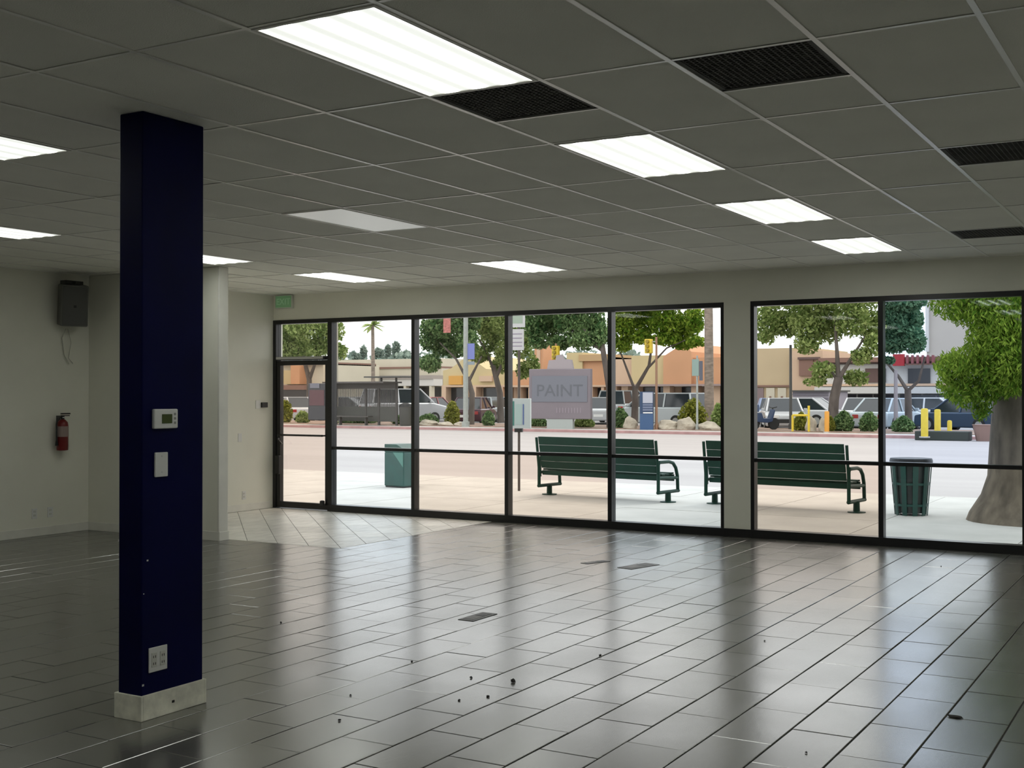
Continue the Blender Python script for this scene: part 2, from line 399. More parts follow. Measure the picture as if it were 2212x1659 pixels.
# lens: light-giving panel with brighter lines where the tubes lie behind it
def lensmat(name, on):
    m = bpy.data.materials.new(name); m.use_nodes = True; t = m.node_tree; b = t.nodes['Principled BSDF']
    b.inputs['Base Color'].default_value = (.8, .8, .78, 1); b.inputs['Roughness'].default_value = .35
    if on:
        tcn = t.nodes.new('ShaderNodeTexCoord'); sx = t.nodes.new('ShaderNodeSeparateXYZ'); t.links.new(tcn.outputs['Object'], sx.inputs[0])
        w = t.nodes.new('ShaderNodeMath'); w.operation = 'MULTIPLY'; w.inputs[1].default_value = 2*PI/.15; t.links.new(sx.outputs[0], w.inputs[0])
        c0 = t.nodes.new('ShaderNodeMath'); c0.operation = 'COSINE'; t.links.new(w.outputs[0], c0.inputs[0])
        c1 = t.nodes.new('ShaderNodeMath'); c1.operation = 'MULTIPLY_ADD'; c1.inputs[1].default_value = .5; c1.inputs[2].default_value = .5; t.links.new(c0.outputs[0], c1.inputs[0])
        c = t.nodes.new('ShaderNodeMath'); c.operation = 'POWER'; c.inputs[1].default_value = 3; t.links.new(c1.outputs[0], c.inputs[0])
        p = t.nodes.new('ShaderNodeMapRange'); p.inputs['From Min'].default_value = 0; p.inputs['From Max'].default_value = 1
        p.inputs['To Min'].default_value = .85; p.inputs['To Max'].default_value = LAMP; t.links.new(c.outputs[0], p.inputs['Value'])
        b.inputs['Emission Color'].default_value = (.97, 1, .93, 1); t.links.new(p.outputs[0], b.inputs['Emission Strength']); b.inputs['Base Color'].default_value = (.3, .3, .3, 1)
    else:
        b.inputs['Emission Color'].default_value = (.97, 1, .95, 1); b.inputs['Emission Strength'].default_value = .22  # faint glow added to the lens of the panel that is off
    return m
LENS = [lensmat('dim_lens', False), lensmat('lit_lens', True)]
for (i, j), (lab, on) in LIGHTS.items():
    x0, x1, y0, y1 = cell(i, j); x0 = max(x0, XL+.02)
    t = thing('ceiling_light', lab, 'ceiling light', ((x0+x1)/2, (y0+y1)/2, CZ), 0, 'fluorescent panel lights in the ceiling grid')
    w, l = (x1-x0)/2-TW, (y1-y0)/2-TW*.8; e = .018
    f = MB().box(-w, w, -l, -l+e, -.004, .03).box(-w, w, l-e, l, -.004, .03).box(-w, -w+e, -l+e, l-e, -.004, .03).box(w-e, w, -l+e, l-e, -.004, .03)
    f.build('frame', WHITE, t, world=False)
    box(-w, w, -l, l, .03, .055).build('housing', WHITE, t, world=False)
    box(-w+e, w-e, -l+e, l-e, .000, .006).build('lens', LENS[on], t, world=False)
VENTM = mat('dark_vent_mesh', (.075, .075, .065), .7, var=.3, vscale=6)
for (i, j), lab in VENTS.items():
    x0, x1, y0, y1 = cell(i, j); y1 = y0+CLn/2
    t = thing('return_vent', lab, 'vent', ((x0+x1)/2, (y0+y1)/2, CZ), 0, 'dark return vents in the ceiling grid')
    w, l = (x1-x0)/2-TW, (y1-y0)/2-TW*.8
    box(-w, w, -l, l, .022, .03).build('backing', VENTM, t, world=False)
    g = MB().box(-w, w, -l, -l+.02, .003, .022).box(-w, w, l-.02, l, .003, .022).box(-w, -w+.02, -l, l, .003, .022).box(w-.02, w, -l, l, .003, .022)
    g.build('frame', VENTM, t, world=False)
    g = MB()
    for k in range(1, 22):
        g.box(-w+w*2*k/22-.003, -w+w*2*k/22+.003, -l+.02, l-.02, .006, .022); g.box(-w+.02, w-.02, -l+l*2*k/22-.003, -l+l*2*k/22+.003, .006, .022)
    tag(g.build('grille', VENTM, t, world=False, fix=False), kind='stuff')

# ---- storefront windows
GT = glassmat('bronze_tinted_glass', (.88, .77, .67)); GC = glassmat('clear_blue_glass', (.93, .98, 1.0)); GB = glassmat('blue_tinted_glass', (.78, .86, .98))
GD = glassmat('upper_clear_glass', (.92, .90, .86))
FW, FD = .026, (-.012, .10)
Y0, Y1 = YW+FD[0], YW+FD[1]
def window(name, xs, panes, label):
    t = thing(name, None, None, (xs[0], YW, 0), 0, kind='structure'); t['label'] = label
    for k, x in enumerate(xs):
        a = x-FW if k else x; b = x+FW if k < len(xs)-1 else x
        if k == 0: b = x+FW*1.6
        if k == len(xs)-1: a = x-FW*1.6
        box(a, b, Y0, Y1, .09, HZ).build('mullion', BLACKM, t)
    box(xs[0], xs[-1], Y0-.02, Y1+.01, 0, .09).build('bottom_rail', BLACKM, t)
    for k in range(len(xs)-1):
        a = xs[k]+(FW if k else FW*1.6); b = xs[k+1]-(FW if k < len(xs)-2 else FW*1.6)
        box(a, b, Y0, Y1, HZ-.055, HZ).build('top_rail', BLACKM, t)
        box(a, b, Y0+.01, Y1-.01, .845, .885).build('transom_bar', BLACKM, t)
        up, lo = panes[k]
        box(a, b, YW+.04, YW+.046, .885, HZ-.055).build('glass_pane', up, t)
        box(a, b, YW+.04, YW+.046, .09, .845).build('glass_pane', lo, t)
    return t
window('window_1', [-10.439, -9.046, -7.622, -6.195, -4.764], [(GD, GC), (GD, GT), (GD, GT), (GD, GC)], 'four bay black framed storefront window left of the pier')
window('window_2', [-4.454, -3.027, -1.600], [(GD, GT), (GB, GC)], 'two bay black framed storefront window right of the pier')
struct('trim_1', box(-4.764, -4.454, YW-.035, YW+.11, 0, .09), BLACKM)
# door
dr = thing('door_1', None, None, (XL, YW, 0), kind='structure'); dr['label'] = 'black framed glass entrance door with a transom pane above'
X0, X1 = XL, -10.439-0.0
box(X0, X0+.055, Y0, Y1, 0, HZ).build('jamb', BLACKM, dr); 
box(X1-.03, X1, Y0, Y1, 0, HZ).build('jamb', BLACKM, dr)
box(X0+.055, X1-.03, Y0, Y1, HZ-.055, HZ).build('top_rail', BLACKM, dr)
box(X0+.055, X1-.03, Y0, Y1, 2.075, 2.125).build('transom_bar', BLACKM, dr)
box(X0+.10, X1-.07, Y0-.05, Y0, 2.085, 2.12).build('closer', CHROME, dr)
box(X0+.055, X1-.03, YW+.04, YW+.046, 2.125, HZ-.055).build('glass_pane', GD, dr)
a, b = X0+.06, X1-.035
box(a, a+.065, Y0+.012, Y1-.03, .012, 2.07).build('stile', BLACKM, dr); box(b-.045, b, Y0+.012, Y1-.03, .012, 2.07).build('stile', BLACKM, dr)
box(a+.065, b-.045, Y0+.012, Y1-.03, 2.005, 2.07).build('rail', BLACKM, dr); box(a+.065, b-.045, Y0+.012, Y1-.03, .012, .095).build('rail', BLACKM, dr)
box(a+.065, b-.045, YW+.03, YW+.036, .095, 2.005).build('glass_pane', GT, dr)
MB().tube([(a+.065, Y0-.045, 1.03), (b-.045, Y0-.045, 1.03)], .014, 8).tube([(a+.075, Y0-.045, 1.03), (a+.075, Y0+.012, 1.03)], .012, 6).tube([(b-.05, Y0-.045, 1.03), (b-.05, Y0+.012, 1.03)], .012, 6).build('push_bar', BLACKM, dr)
MB().tube([(a+.045, Y0+.012, .98), (a+.075, Y0-.05, .97), (a+.15, Y0-.05, .90)], .014, 8).build('handle', BLACKM, dr)
box(a+.02, a+.09, Y0-.05, Y0+.012, .48, .74).build('lock_case', BLACKM, dr, bevel=.01)
MB().lathe([(.001, 0), (.035, .0), (.035, .06), (.02, .07)], (b-.06, Y0-.03, .075), 14).build('door_stop', BLACKR, dr)

# ================================================================== COLUMN AND WALL FIXTURES
cx0, cx1, cy0, cy1 = -4.699, -4.537, 4.168, 4.581
c = thing('column', 'square dark navy painted column with white base boards', 'column', ((cx0+cx1)/2, (cy0+cy1)/2, 0))
box(cx0, cx1, cy0, cy1, 0, CZ+.0028).build('shaft', BLUE, c, bevel=.006)
bt, bh = .014, .125
for a in ((cx0-bt, cx1+bt, cy0-bt, cy0), (cx0-bt, cx1+bt, cy1, cy1+bt), (cx1, cx1+bt, cy0, cy1), (cx0-bt, cx0, cy0, cy1)):
    box(*a, .001, bh).build('base_board', DIRTYW, c, bevel=.003)
box(cx1+bt, cx1+bt+.003, 4.355, 4.37, .052, .064).build('screw_hole', BLACKR, c)
for y_, z_, s_ in ((4.20, .78, .010), (4.178, .62, .006), (4.172, .17, .012)):
    box(cx1, cx1+.0012, y_, y_+s_, z_, z_+s_*.8).build('paint_chip', PLASTICW, c)
for z_ in (.80, .87, .95):
    box(cx0-.0015, cx0+.001, cy0-.002, cy0+.006, z_, z_+.012).build('paint_chip', PLASTICW, c)
xf = cx1
t = thing('thermostat', 'white thermostat with a green screen, topmost on the blue column', 'thermostat', (xf, 4.307, 1.432))
box(0, .022, -.078, .078, 0, .098).build('body', PLASTICW, t, world=False, bevel=.006)
box(.022, .0245, -.030, .036, .026, .072).build('screen', mat('lcd_screen', (.06, .085, .02), .2), t, world=False)
for k in range(3): box(.022, .0245, .050, .062, .022+k*.022, .034+k*.022).build('button', PLASTICG, t, world=False)
t = thing('wall_plate', 'blank white plate on the blue column below the thermostat', 'wall plate', (xf, 4.286, 1.192))
box(0, .012, -.042, .042, 0, .122).build('plate', PLASTICW, t, world=False, bevel=.004)
for z in (.02, .10): box(.012, .0135, -.003, .003, z, z+.006).build('screw', CHROME, t, world=False)
t = thing('wall_outlet', 'white double power outlet near the foot of the blue column', 'outlet', (xf, 4.271, .228))
box(0, .007, -.060, .060, 0, .122).build('cover_plate', PLASTICW, t, world=False, bevel=.003)
for y in (-.028, .028):
    box(.007, .010, y-.017, y+.017, .026, .096).build('socket', mat('socket_plastic', (.60, .60, .55), .4), t, world=False, bevel=.002)
    for z in (.042, .076):
        for q in (-.0065, .0065): box(.010, .0112, y+q-.0015, y+q+.0015, z-.006, z+.006).build('slot', BLACKR, t, world=False)
# loudspeaker on left wall
t = thing('loudspeaker', 'grey box loudspeaker bracketed high on the left wall', 'speaker', (XL, 9.33, 2.37))
M = Matrix.Translation((.17, 0, .25)) @ Matrix.Rotation(math.radians(-28), 4, 'Z') @ Matrix.Rotation(math.radians(8), 4, 'Y')
MB().box(-.11, .11, -.15, .15, -.235, .235, M).build('cabinet', mat('speaker_cabinet', (.15, .15, .14), .5), t, world=False, bevel=.015)
MB().box(.11, .118, -.135, .135, -.22, .22, M).build('grille', mat('speaker_grille', (.10, .10, .095), .6, bump=.3, bscale=300), t, world=False, bevel=.004)
MB().box(.118, .122, -.015, .015, -.02, .01, M).build('badge', BLACKR, t, world=False)
MB().box(0, .02, -.07, .07, .18, .40).box(.0, .26, -.03, .03, .495, .52).box(.10, .20, -.12, .12, .488, .53).build('bracket', DARKG, t, world=False)
tag(MB().tube([(XL+.06, 9.32, 2.355), (XL+.02, 9.30, 2.25), (XL+.012, 9.34, 2.05), (XL+.02, 9.40, 1.95)], .005, 6).tube([(XL+.06, 9.35, 2.355), (XL+.03, 9.42, 2.2), (XL+.012, 9.40, 2.02), (XL+.014, 9.46, 1.96)], .004, 6).build('speaker_cable', mat('off_white_cable', (.45, .44, .38), .5), None), 'pale loose cable hanging below the wall loudspeaker', 'cable')
# fire extinguisher
t = thing('fire_extinguisher', 'red fire extinguisher hung on the left wall', 'fire extinguisher', (XL+.085, 9.26, .955))
MB().lathe([(.03, 0), (.062, .006), (.064, .02), (.064, .29), (.058, .325), (.035, .35), (.022, .36)], n=20).build('cylinder', RED, t, world=False, smooth=True)
MB().lathe([(.0655, .16), (.0655, .28)], n=20).build('label_band', LABELW, t, world=False)
MB().lathe([(.018, .36), (.022, .37), (.022, .395), (.012, .40)], n=12).box(-.012, .012, -.02, .09, .395, .405).box(-.012, .012, -.02, .10, .415, .43).build('valve', BLACKR, t, world=False)
MB().lathe([(.014, 0), (.014, .01)], (.028, -.005, .375), 10).build('gauge', PLASTICW, t, world=False)
MB().tube([(0, -.02, .385), (0, -.07, .37), (0, -.082, .30), (0, -.08, .12)], .009, 8).tube([(0, -.08, .12), (0, -.08, .06)], [.011, .017], 8).build('hose', BLACKR, t, world=False)
box(-.085, -.062, -.02, .02, .18, .40).build('wall_hook', DARKG, t, world=False)
# small wall fittings
def plate(label, y, z, w=.07, h=.115, name='wall_outlet', cat='outlet'):
    t = thing(name, label, cat, (XL, y, z), 0)
    box(0, .006, -w/2, w/2, 0, h).build('cover_plate', PLASTICW, t, world=False, bevel=.002)
    for zz in (.025, .068): box(.006, .009, -.016, .016, zz, zz+.024).build('socket', mat('socket_plastic', (.6, .6, .55), .4), t, world=False)
plate('white outlet plate low on the left wall, left one of the pair under the extinguisher', 8.95, .20)
plate('white outlet plate low on the left wall, right one of the pair under the extinguisher', 9.16, .20)
plate('white outlet plate low on the left wall near the glass door', 12.33, .16)
t = thing('light_switch', 'white switch plate with a black control box beside the door frame', 'switch', (XL, 12.66, 1.40))
box(0, .007, -.10, .0, 0, .115).build('cover_plate', PLASTICW, t, world=False, bevel=.002)
box(0, .03, .0, .12, .015, .085).build('control_box', BLACKR, t, world=False, bevel=.004)
t = thing('wall_plate', 'small white blank plate halfway up the wall near the door', 'wall plate', (XL, 12.25, .95))
box(0, .005, -.035, .035, 0, .115).build('plate', PLASTICW, t, world=False, bevel=.002)
# exit sign
t = thing('exit_sign', 'small green exit sign above the glass door', 'sign', (-11.23, YW, 2.80))
box(-.155, .155, -.045, 0, 0, .19).build('housing', mat('sign_housing', (.6, .62, .56), .5), t, world=False, bevel=.008)
box(-.14, .14, -.049, -.045, .015, .175).build('face', mat('exit_face', (.22, .38, .22), .4, emit=(.15, .36, .15), es=.12), t, world=False)
textmesh('EXIT', .125, 'lettering', mat('exit_letters', (.35, .5, .33), .5, emit=(.4, .8, .45), es=.1), t, (0, -.0505, .092), (PI/2, 0, 0), .0008)

# ---- floor marks: covers and debris
def cover(label, x, y, w, l, rz):
    t = thing('floor_box_cover', label, 'floor cover', (x, y, 0), rz, 'dark electrical cover plates in the floor')
    box(-w/2, w/2, -l/2, l/2, -.0005, .004).build('plate', DARKG, t, world=False, bevel=.0015)
    box(-w*.32, w*.32, -l*.38, l*.02, .004, .0055).build('lid', mat('worn_lid', (.16, .15, .14), .5), t, world=False)
    box(-w*.30, w*.30, l*.08, l*.40, .004, .0055).build('lid', BLACKR, t, world=False)
cover('dark rectangular cover plate in the middle of the tiled floor', -4.57, 7.34, .13, .33, 0)
cover('dark floor cover plate near the windows, right of the pair', -4.62, 10.25, .17, .42, -.25)
cover('small dark floor cover plate near the windows, left of the pair', -5.08, 10.28, .10, .30, -.35)
DEB = mat('dark_debris', (.03, .028, .025), .8)
def debris(i, px, py, s):
    d = ray(px, py); p = Vector((0, 0, EYE)) + d*(-EYE/d.z); bm = bmesh.new(); bmesh.ops.create_icosphere(bm, subdivisions=1, radius=s)
    for v in bm.verts: v.co = Vector((v.co.x*random.uniform(.6, 1.3), v.co.y*random.uniform(.6, 1.3), max(v.co.z*random.uniform(.5, .9), -s*.45)))
    mz = min(v.co.z for v in bm.verts)
    for v in bm.verts: v.co.z -= mz
    me = bpy.data.meshes.new('debris_chip'); bm.to_mesh(me); bm.free(); me.materials.append(DEB)
    o = bpy.data.objects.new('debris_chip', me); COL.objects.link(o); o.location = (p.x, p.y, .0005); return o
o = debris(0, 1109, 1474, .017); tag(o, 'largest dark chip of debris, lying centre of the near floor', 'debris')
o = debris(1, 2062, 1550, .022); o.scale = (2.2, 1, .5); tag(o, 'flat dark flake of debris on the floor at lower right', 'debris')
for px, py, lab in ((757, 1503, 'tiny dark crumb of debris on the floor right of the column base'), (1054, 1506, 'tiny dark crumb just below left of the largest debris chip'), (733, 1557, 'tiny dark crumb nearest the camera, right of the column base'),
        (992, 1514, 'tiny dark crumb left of the one beside the largest chip'), (1018, 1465, 'tiny dark crumb above left of the largest debris chip'), (1297, 1417, 'tiny crumb on the bright floor right of the middle cover plate'), (1652, 1385, 'tiny crumb on the floor below the window pier reflection'),
        (607, 1346, 'tiny crumb on the dim floor right of the blue column'), (1742, 1627, 'tiny crumb at the bottom edge of the floor at right'), (2033, 1224, 'tiny crumb close to the right window bottom rail'), (890, 1430, 'tiny crumb on the floor between column and middle cover plate')):
    tag(debris(2, px, py, random.uniform(.006, .010)), lab, 'debris', 'tiny crumbs scattered over the tile floor')

OUT = .71
# ================================================================== OUTSIDE, NEAR SIDE OF THE STREET
SW0, SW1 = YW+.19, 19.6
sw = struct('sidewalk', box(-40, 14, SW0, SW1, -.35, -.031), CONCD); sw['label'] = 'pale concrete sidewalk outside the windows'
nslab = 0
ys = [SW0+.004, 15.46, 17.55, SW1]
SLAB = {}
for j in range(3):
    for i in range(-22, 9):
        x0 = i*1.8; l = ys[j+1]-ys[j]; k = j
        if k not in SLAB:
            SLAB[k] = MB().box(-.9+.006, .9-.006, -l/2+.006, l/2-.006, -.031, 0).mesh('slab'); SLAB[k].materials.append(CONC)
        o = bpy.data.objects.new('slab', SLAB[k]); COL.objects.link(o); o.parent = sw; o.location = Vector((x0+.9, (ys[j]+ys[j+1])/2, random.uniform(-.004, 0))) - sw.location
struct('curb', box(-90, 60, SW1, SW1+.16, -.35, -.01), CURB, bevel=.02)
struct('road', box(-140, 90, SW1+.16, 47.6, -.35, -.12), ASPH)
struct('ground', box(-260, 200, 55, 400, -.40, -.125), mat('parking_asphalt', (.36, .35, .35), .9, var=.1, vscale=.3))
struct('curb_far', box(-140, 90, 47.6, 47.8, -.35, -.0), CURBR, bevel=.02)
struct('sidewalk_far', box(-140, 90, 47.8, 49.3, -.35, .0), CURB)
struct('planting_strip', box(-140, 90, 49.3, 55, -.35, .03), MULCH)
struct('trim_exterior_ground', box(14, 60, YW+.19, SW1, -.35, -.005), CONC)

def bench(label, c, rz, hl):
    t = thing('bench', label, 'bench', (c[0], c[1], 0), rz, 'green steel benches on the sidewalk')
    lean = lambda z: -.24 - (z-.42)*.20
    for z0, z1 in ((.44, .548), (.551, .672), (.675, .803), (.806, .935)):
        ya, yb = lean((z0+z1)/2)-.012, lean((z0+z1)/2)+.012
        M = Matrix.Translation((0, (ya+yb)/2, (z0+z1)/2)) @ Matrix.Rotation(math.radians(11), 4, 'X')
        MB().box(-hl+.04, hl-.04, -.012, .012, -(z1-z0)/2, (z1-z0)/2, M).build('back_slat', GREENM, t, world=False, bevel=.004)
    for k in range(4):
        y0 = -.22+k*.115; box(-hl+.04, hl-.04, y0, y0+.105, .405-.012*(1.5-abs(k-1.5)), .43-.012*(1.5-abs(k-1.5))).build('seat_slat', GREENM, t, world=False, bevel=.004)
    box(-hl+.04, hl-.04, -.235, -.205, .33, .40).build('rail', GREENM, t, world=False); box(-hl+.04, hl-.04, .215, .245, .30, .40).build('rail', GREENM, t, world=False)
    for k in range(5):
        x = -hl+.3+k*(2*hl-.6)/4; box(x-.02, x+.02, -.20, .21, .345, .385).build('cross_brace', GREENM, t, world=False)
    for s in (-1, 1):
        x = s*hl; f = MB(); pts = [(x, -.27, .14), (x, -.27, .56), (x, -.24, .60), (x, .02, .60), (x, .14, .575), (x, .22, .50), (x, .265, .38), (x, .28, .14)]
        f.tube(pts, .026, 8); f.tube([(x, -.29, .155), (x, .30, .155)], .026, 8); f.tube([(x, -.26, .37), (x, .27, .35)], .024, 8)
        f.box(x-.02 if s > 0 else x-.0, x+.0 if s > 0 else x+.02, -.26, -.235, .3, .6)
        f.build('arm_frame', GREENM, t, world=False, smooth=True)
        MB().tube([(x, -.27, .40), (x, lean(.92), .92)], .022, 8).build('back_post', GREENM, t, world=False)
        MB().lathe([(.12, 0), (.12, .012), (.045, .02), (.042, .15)], (x, 0, 0), 16).build('pedestal', GREENM, t, world=False, smooth=True)
bench('dark green steel bench, left of the two, seen from behind', (-8.05, 16.67), -.150, 1.10)
bench('dark green steel bench, right of the two, partly behind the window pier', (-5.22, 16.50), -.127, 1.07)
# slatted litter bin
t = thing('litter_bin', 'tapered dark green slatted litter bin with a black rim near the big tree', 'bin', (-3.46, 16.45, 0), 0)
MB().lathe([(.18, .03), (.23, .66), (.235, .735)], n=24).build('liner', mat('bin_liner', (.045, .055, .055), .35, var=.3, vscale=9), t, world=False, smooth=True)
for k in range(10):
    a = 2*PI*k/10+.12; M = Matrix.Rotation(a, 4, 'Z'); g = MB()
    vs = [Vector(p) for p in ((.198, -.030, 0), (.208, -.030, 0), (.208, .030, 0), (.198, .030, 0), (.253, -.036, .66), (.263, -.036, .66), (.263, .036, .66), (.253, .036, .66))]
    g.add([M @ v for v in vs], [(0, 3, 2, 1), (4, 5, 6, 7), (0, 1, 5, 4), (1, 2, 6, 5), (2, 3, 7, 6), (3, 0, 4, 7)]); g.build('slat', GREENB, t, world=False)
for z, r in ((.12, .207), (.40, .230)):
    MB().lathe([(r, z), (r+.012, z), (r+.014, z+.03), (r+.002, z+.03)], n=24).build('hoop', GREENB, t, world=False)
MB().lathe([(.20, .655), (.272, .66), (.275, .72), (.265, .75), (.20, .75)], n=28).build('rim', BLACKR, t, world=False, smooth=True)
# square bin
t = thing('litter_bin', 'square teal green litter bin standing left of the benches', 'bin', (-12.10, 16.95, 0), -.1)
MB().box(-.22, .22, -.21, .21, .02, .60).build('cabinet', GREENB, t, world=False, bevel=.015)
MB().prism([(-.22, .60), (.22, .60), (.22, .66), (.05, .74), (-.22, .74)], -.21, .21, 'y').build('hood', GREENB, t, world=False, bevel=.01)
MB().box(-.2, .2, -.2, .2, 0, .02).build('foot', BLACKR, t, world=False)
MB().prism([(-.02, .60), (.21, .35), (.21, .60)], -.216, -.21, 'y').build('side_highlight', mat('pale_green_highlight', (.10, .26, .21), .5), t, world=False)  # pale triangle is a highlight put on as a thin plate
# bus stop pole
t = thing('bus_stop_sign', 'thin bus stop pole with white sign plates and a timetable case', 'sign post', (-9.92, 17.22, 0), 0)
rzv = .30
MB().tube([(0, 0, 0), (0, 0, 3.4)], .022, 8).build('pole', mat('brown_pole', (.10, .075, .065), .5), t, world=False)
def zz(py): return (850-py)/129.0+EYE
Mr = Matrix.Rotation(rzv, 4, 'Z')
sp1 = MB().box(-.15, .09, -.035, -.03, zz(757), zz(712), Mr).build('sign_plate', mat('sign_white', (.75, .74, .76), .5), t, world=False)
sp2 = MB().box(-.15, .11, -.035, -.03, zz(708), zz(655), Mr).build('sign_plate', MATS['sign_white'], t, world=False)
for k, py in enumerate((722, 731, 740, 748)): MB().box(-.12, .06, -.037, -.035, zz(py)-.010, zz(py)+.006, Mr).build('print_line', mat('sign_print', (.38, .33, .42), .6), sp1, world=False)
MB().box(-.10, .07, -.037, -.035, zz(700), zz(672), Mr).build('print_block', mat('sign_green_print', (.45, .55, .45), .6), sp2, world=False)
tcs = MB().box(-.14, .20, -.05, .05, zz(924), zz(860), Mr).build('timetable_case', mat('case_white', (.62, .68, .68), .5), t, world=False, bevel=.008)
MB().box(-.13, -.07, -.054, -.05, zz(918), zz(866), Mr).build('timetable_panel', mat('case_green', (.06, .26, .22), .5), tcs, world=False)
MB().box(-.05, .06, -.054, -.05, zz(916), zz(872), Mr).build('timetable_panel', mat('case_pale', (.50, .64, .62), .5), tcs, world=False)
MB().box(.075, .095, -.054, -.05, zz(916), zz(872), Mr).build('timetable_panel', mat('case_blue', (.10, .16, .40), .5), tcs, world=False)
MB().box(-.07, .06, -.04, .04, zz(932), zz(924), Mr).build('case_bracket', BLACKR, t, world=False)

# ------------------------------------------------------------------ foliage
def leaves(blobs, n, size, mode='quad', droop=0, aspect=1.0):
    """blobs: (x,y,z,rx,ry,rz); returns verts, faces of n rhombic leaves spread through the blobs, denser near the skin"""
    B = np.array(blobs, float); vol = (B[:, 3]*B[:, 4]*B[:, 5])**(2/3); pr_ = vol/vol.sum(); k = rng.choice(len(B), n, p=pr_)
    d = rng.normal(size=(n, 3)); d /= np.linalg.norm(d, axis=1)[:, None]; r = rng.uniform(0, 1, n)**.45
    c = B[k, :3] + d*B[k, 3:]*r[:, None]
    u = rng.normal(size=(n, 3)); u[:, 2] = u[:, 2]*(1-droop) - droop*2.5; u /= np.linalg.norm(u, axis=1)[:, None]
    w = np.cross(u, rng.normal(size=(n, 3))); w /= np.linalg.norm(w, axis=1)[:, None]
    s = size*rng.uniform(.6, 1.4, n)[:, None]
    v = np.stack([c-u*s, c+w*s*.5*aspect, c+u*s, c-w*s*.5*aspect], 1).reshape(-1, 3)
    return v
def leafobj(name, v, m, parent=None, org=(0, 0, 0), kind='stuff'):
    n = len(v)//4; v = v - np.array(org)
    me = bpy.data.meshes.new(name); me.vertices.add(len(v)); me.vertices.foreach_set('co', v.astype(np.float32).ravel())
    me.loops.add(n*4); me.loops.foreach_set('vertex_index', np.arange(n*4, dtype=np.int32)); me.polygons.add(n)
    me.polygons.foreach_set('loop_start', np.arange(0, n*4, 4, dtype=np.int32)); me.polygons.foreach_set('loop_total', np.full(n, 4, dtype=np.int32)); me.update(calc_edges=True)
    me.materials.append(m); o = bpy.data.objects.new(name, me); COL.objects.link(o)
    if parent is not None: o.parent = parent
    else: o.location = org
    if kind and parent is not None: o['kind'] = kind
    return o
LG = leafmat('bright_leaves', (.10, .22, .02), (.42, .56, .08))
LM = leafmat('mid_green_leaves', (.15, .24, .06), (.52, .62, .24))
LD = leafmat('dark_green_leaves', (.06, .14, .05), (.32, .46, .20))
LB = leafmat('blue_green_leaves', (.06, .17, .10), (.26, .44, .26))
LO = leafmat('olive_leaves', (.14, .17, .02), (.44, .44, .10))
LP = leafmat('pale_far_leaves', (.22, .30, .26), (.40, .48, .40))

def tree(label, base, trunkpts, blobs, n, size, lm, bark, name='street_tree', droop=0, aspect=1, cat='tree', group=None):
    """trunkpts: list of (points, radii); world coordinates"""
    t = thing(name, label, cat, base, 0, group)
    for k, (pts, rs) in enumerate(trunkpts):
        MB().tube(pts, rs, 12 if rs[0] > .15 else 8).build('trunk' if k == 0 else 'branch', bark, t, smooth=True)
    leafobj('foliage', leaves(blobs, n, size, droop=droop, aspect=aspect), lm, t, org=tuple(base))
    return t

# the big tree close to the window
bx, by = -2.03, 16.35
t = thing('street_tree', 'huge tree just outside the right window with a thick brown trunk', 'tree', (bx, by, 0))
MB().tube([(bx, by, -.02), (bx-.02, by, .10), (bx, by, .28), (bx+.02, by, .55), (bx+.03, by, 1.1), (bx+.06, by, 1.7), (bx+.12, by, 2.6), (bx+.2, by+.1, 3.6)], [.78, .66, .54, .48, .455, .44, .42, .34], 28).build('trunk', BARK, t, smooth=True)
for e, r in (((-1.6, -.3, 5.2), .16), ((1.4, .5, 5.4), .18), ((.2, 1.2, 5.6), .15)):
    MB().tube([(bx+.16, by+.05, 3.3), (bx+e[0]*.5, by+e[1]*.5, 4.3), (bx+e[0], by+e[1], e[2])], [r*1.4, r, r*.5], 10).build('branch', BARK, t, smooth=True)
P = lambda px, py, Y, r, rz=None: (*at(px, py, Y), r, r, rz or r)
near = [P(2150, 820, 15.9, .30, .30), P(2135, 760, 15.9, .3, .3), P(2075, 640, 15.8, .42, .35), P(2120, 665, 15.7, .40, .30), P(2180, 680, 15.6, .50, .45), P(2105, 790, 15.8, .50, .26), P(2060, 790, 15.9, .24, .16), P(2060, 830, 15.9, .22, .20), P(2100, 850, 15.8, .34, .20),
        P(2120, 885, 15.8, .12, .14), P(2180, 790, 15.6, .42, .40), P(2225, 740, 15.4, .5, .6), P(2150, 735, 15.6, .36, .30), P(2195, 830, 15.5, .24, .14)]
leafobj('foliage', leaves(near, 24000, .036, droop=.5, aspect=.6), LG, t, org=(bx, by, 0))
upper = [(bx-.7, by, 5.0, 2.2, 2.0, 1.2), (bx+1.2, by+.5, 5.4, 2.3, 2.2, 1.5), (bx, by+.8, 6.4, 2.4, 2.2, 1.4), (bx-1.8, by-.3, 4.0, .9, .9, .7), (bx+.9, by-.4, 3.8, 1.4, 1.0, .8)]
leafobj('crown', leaves(upper, 22000, .11, droop=.4, aspect=.7), LG, t, org=(bx, by, 0))

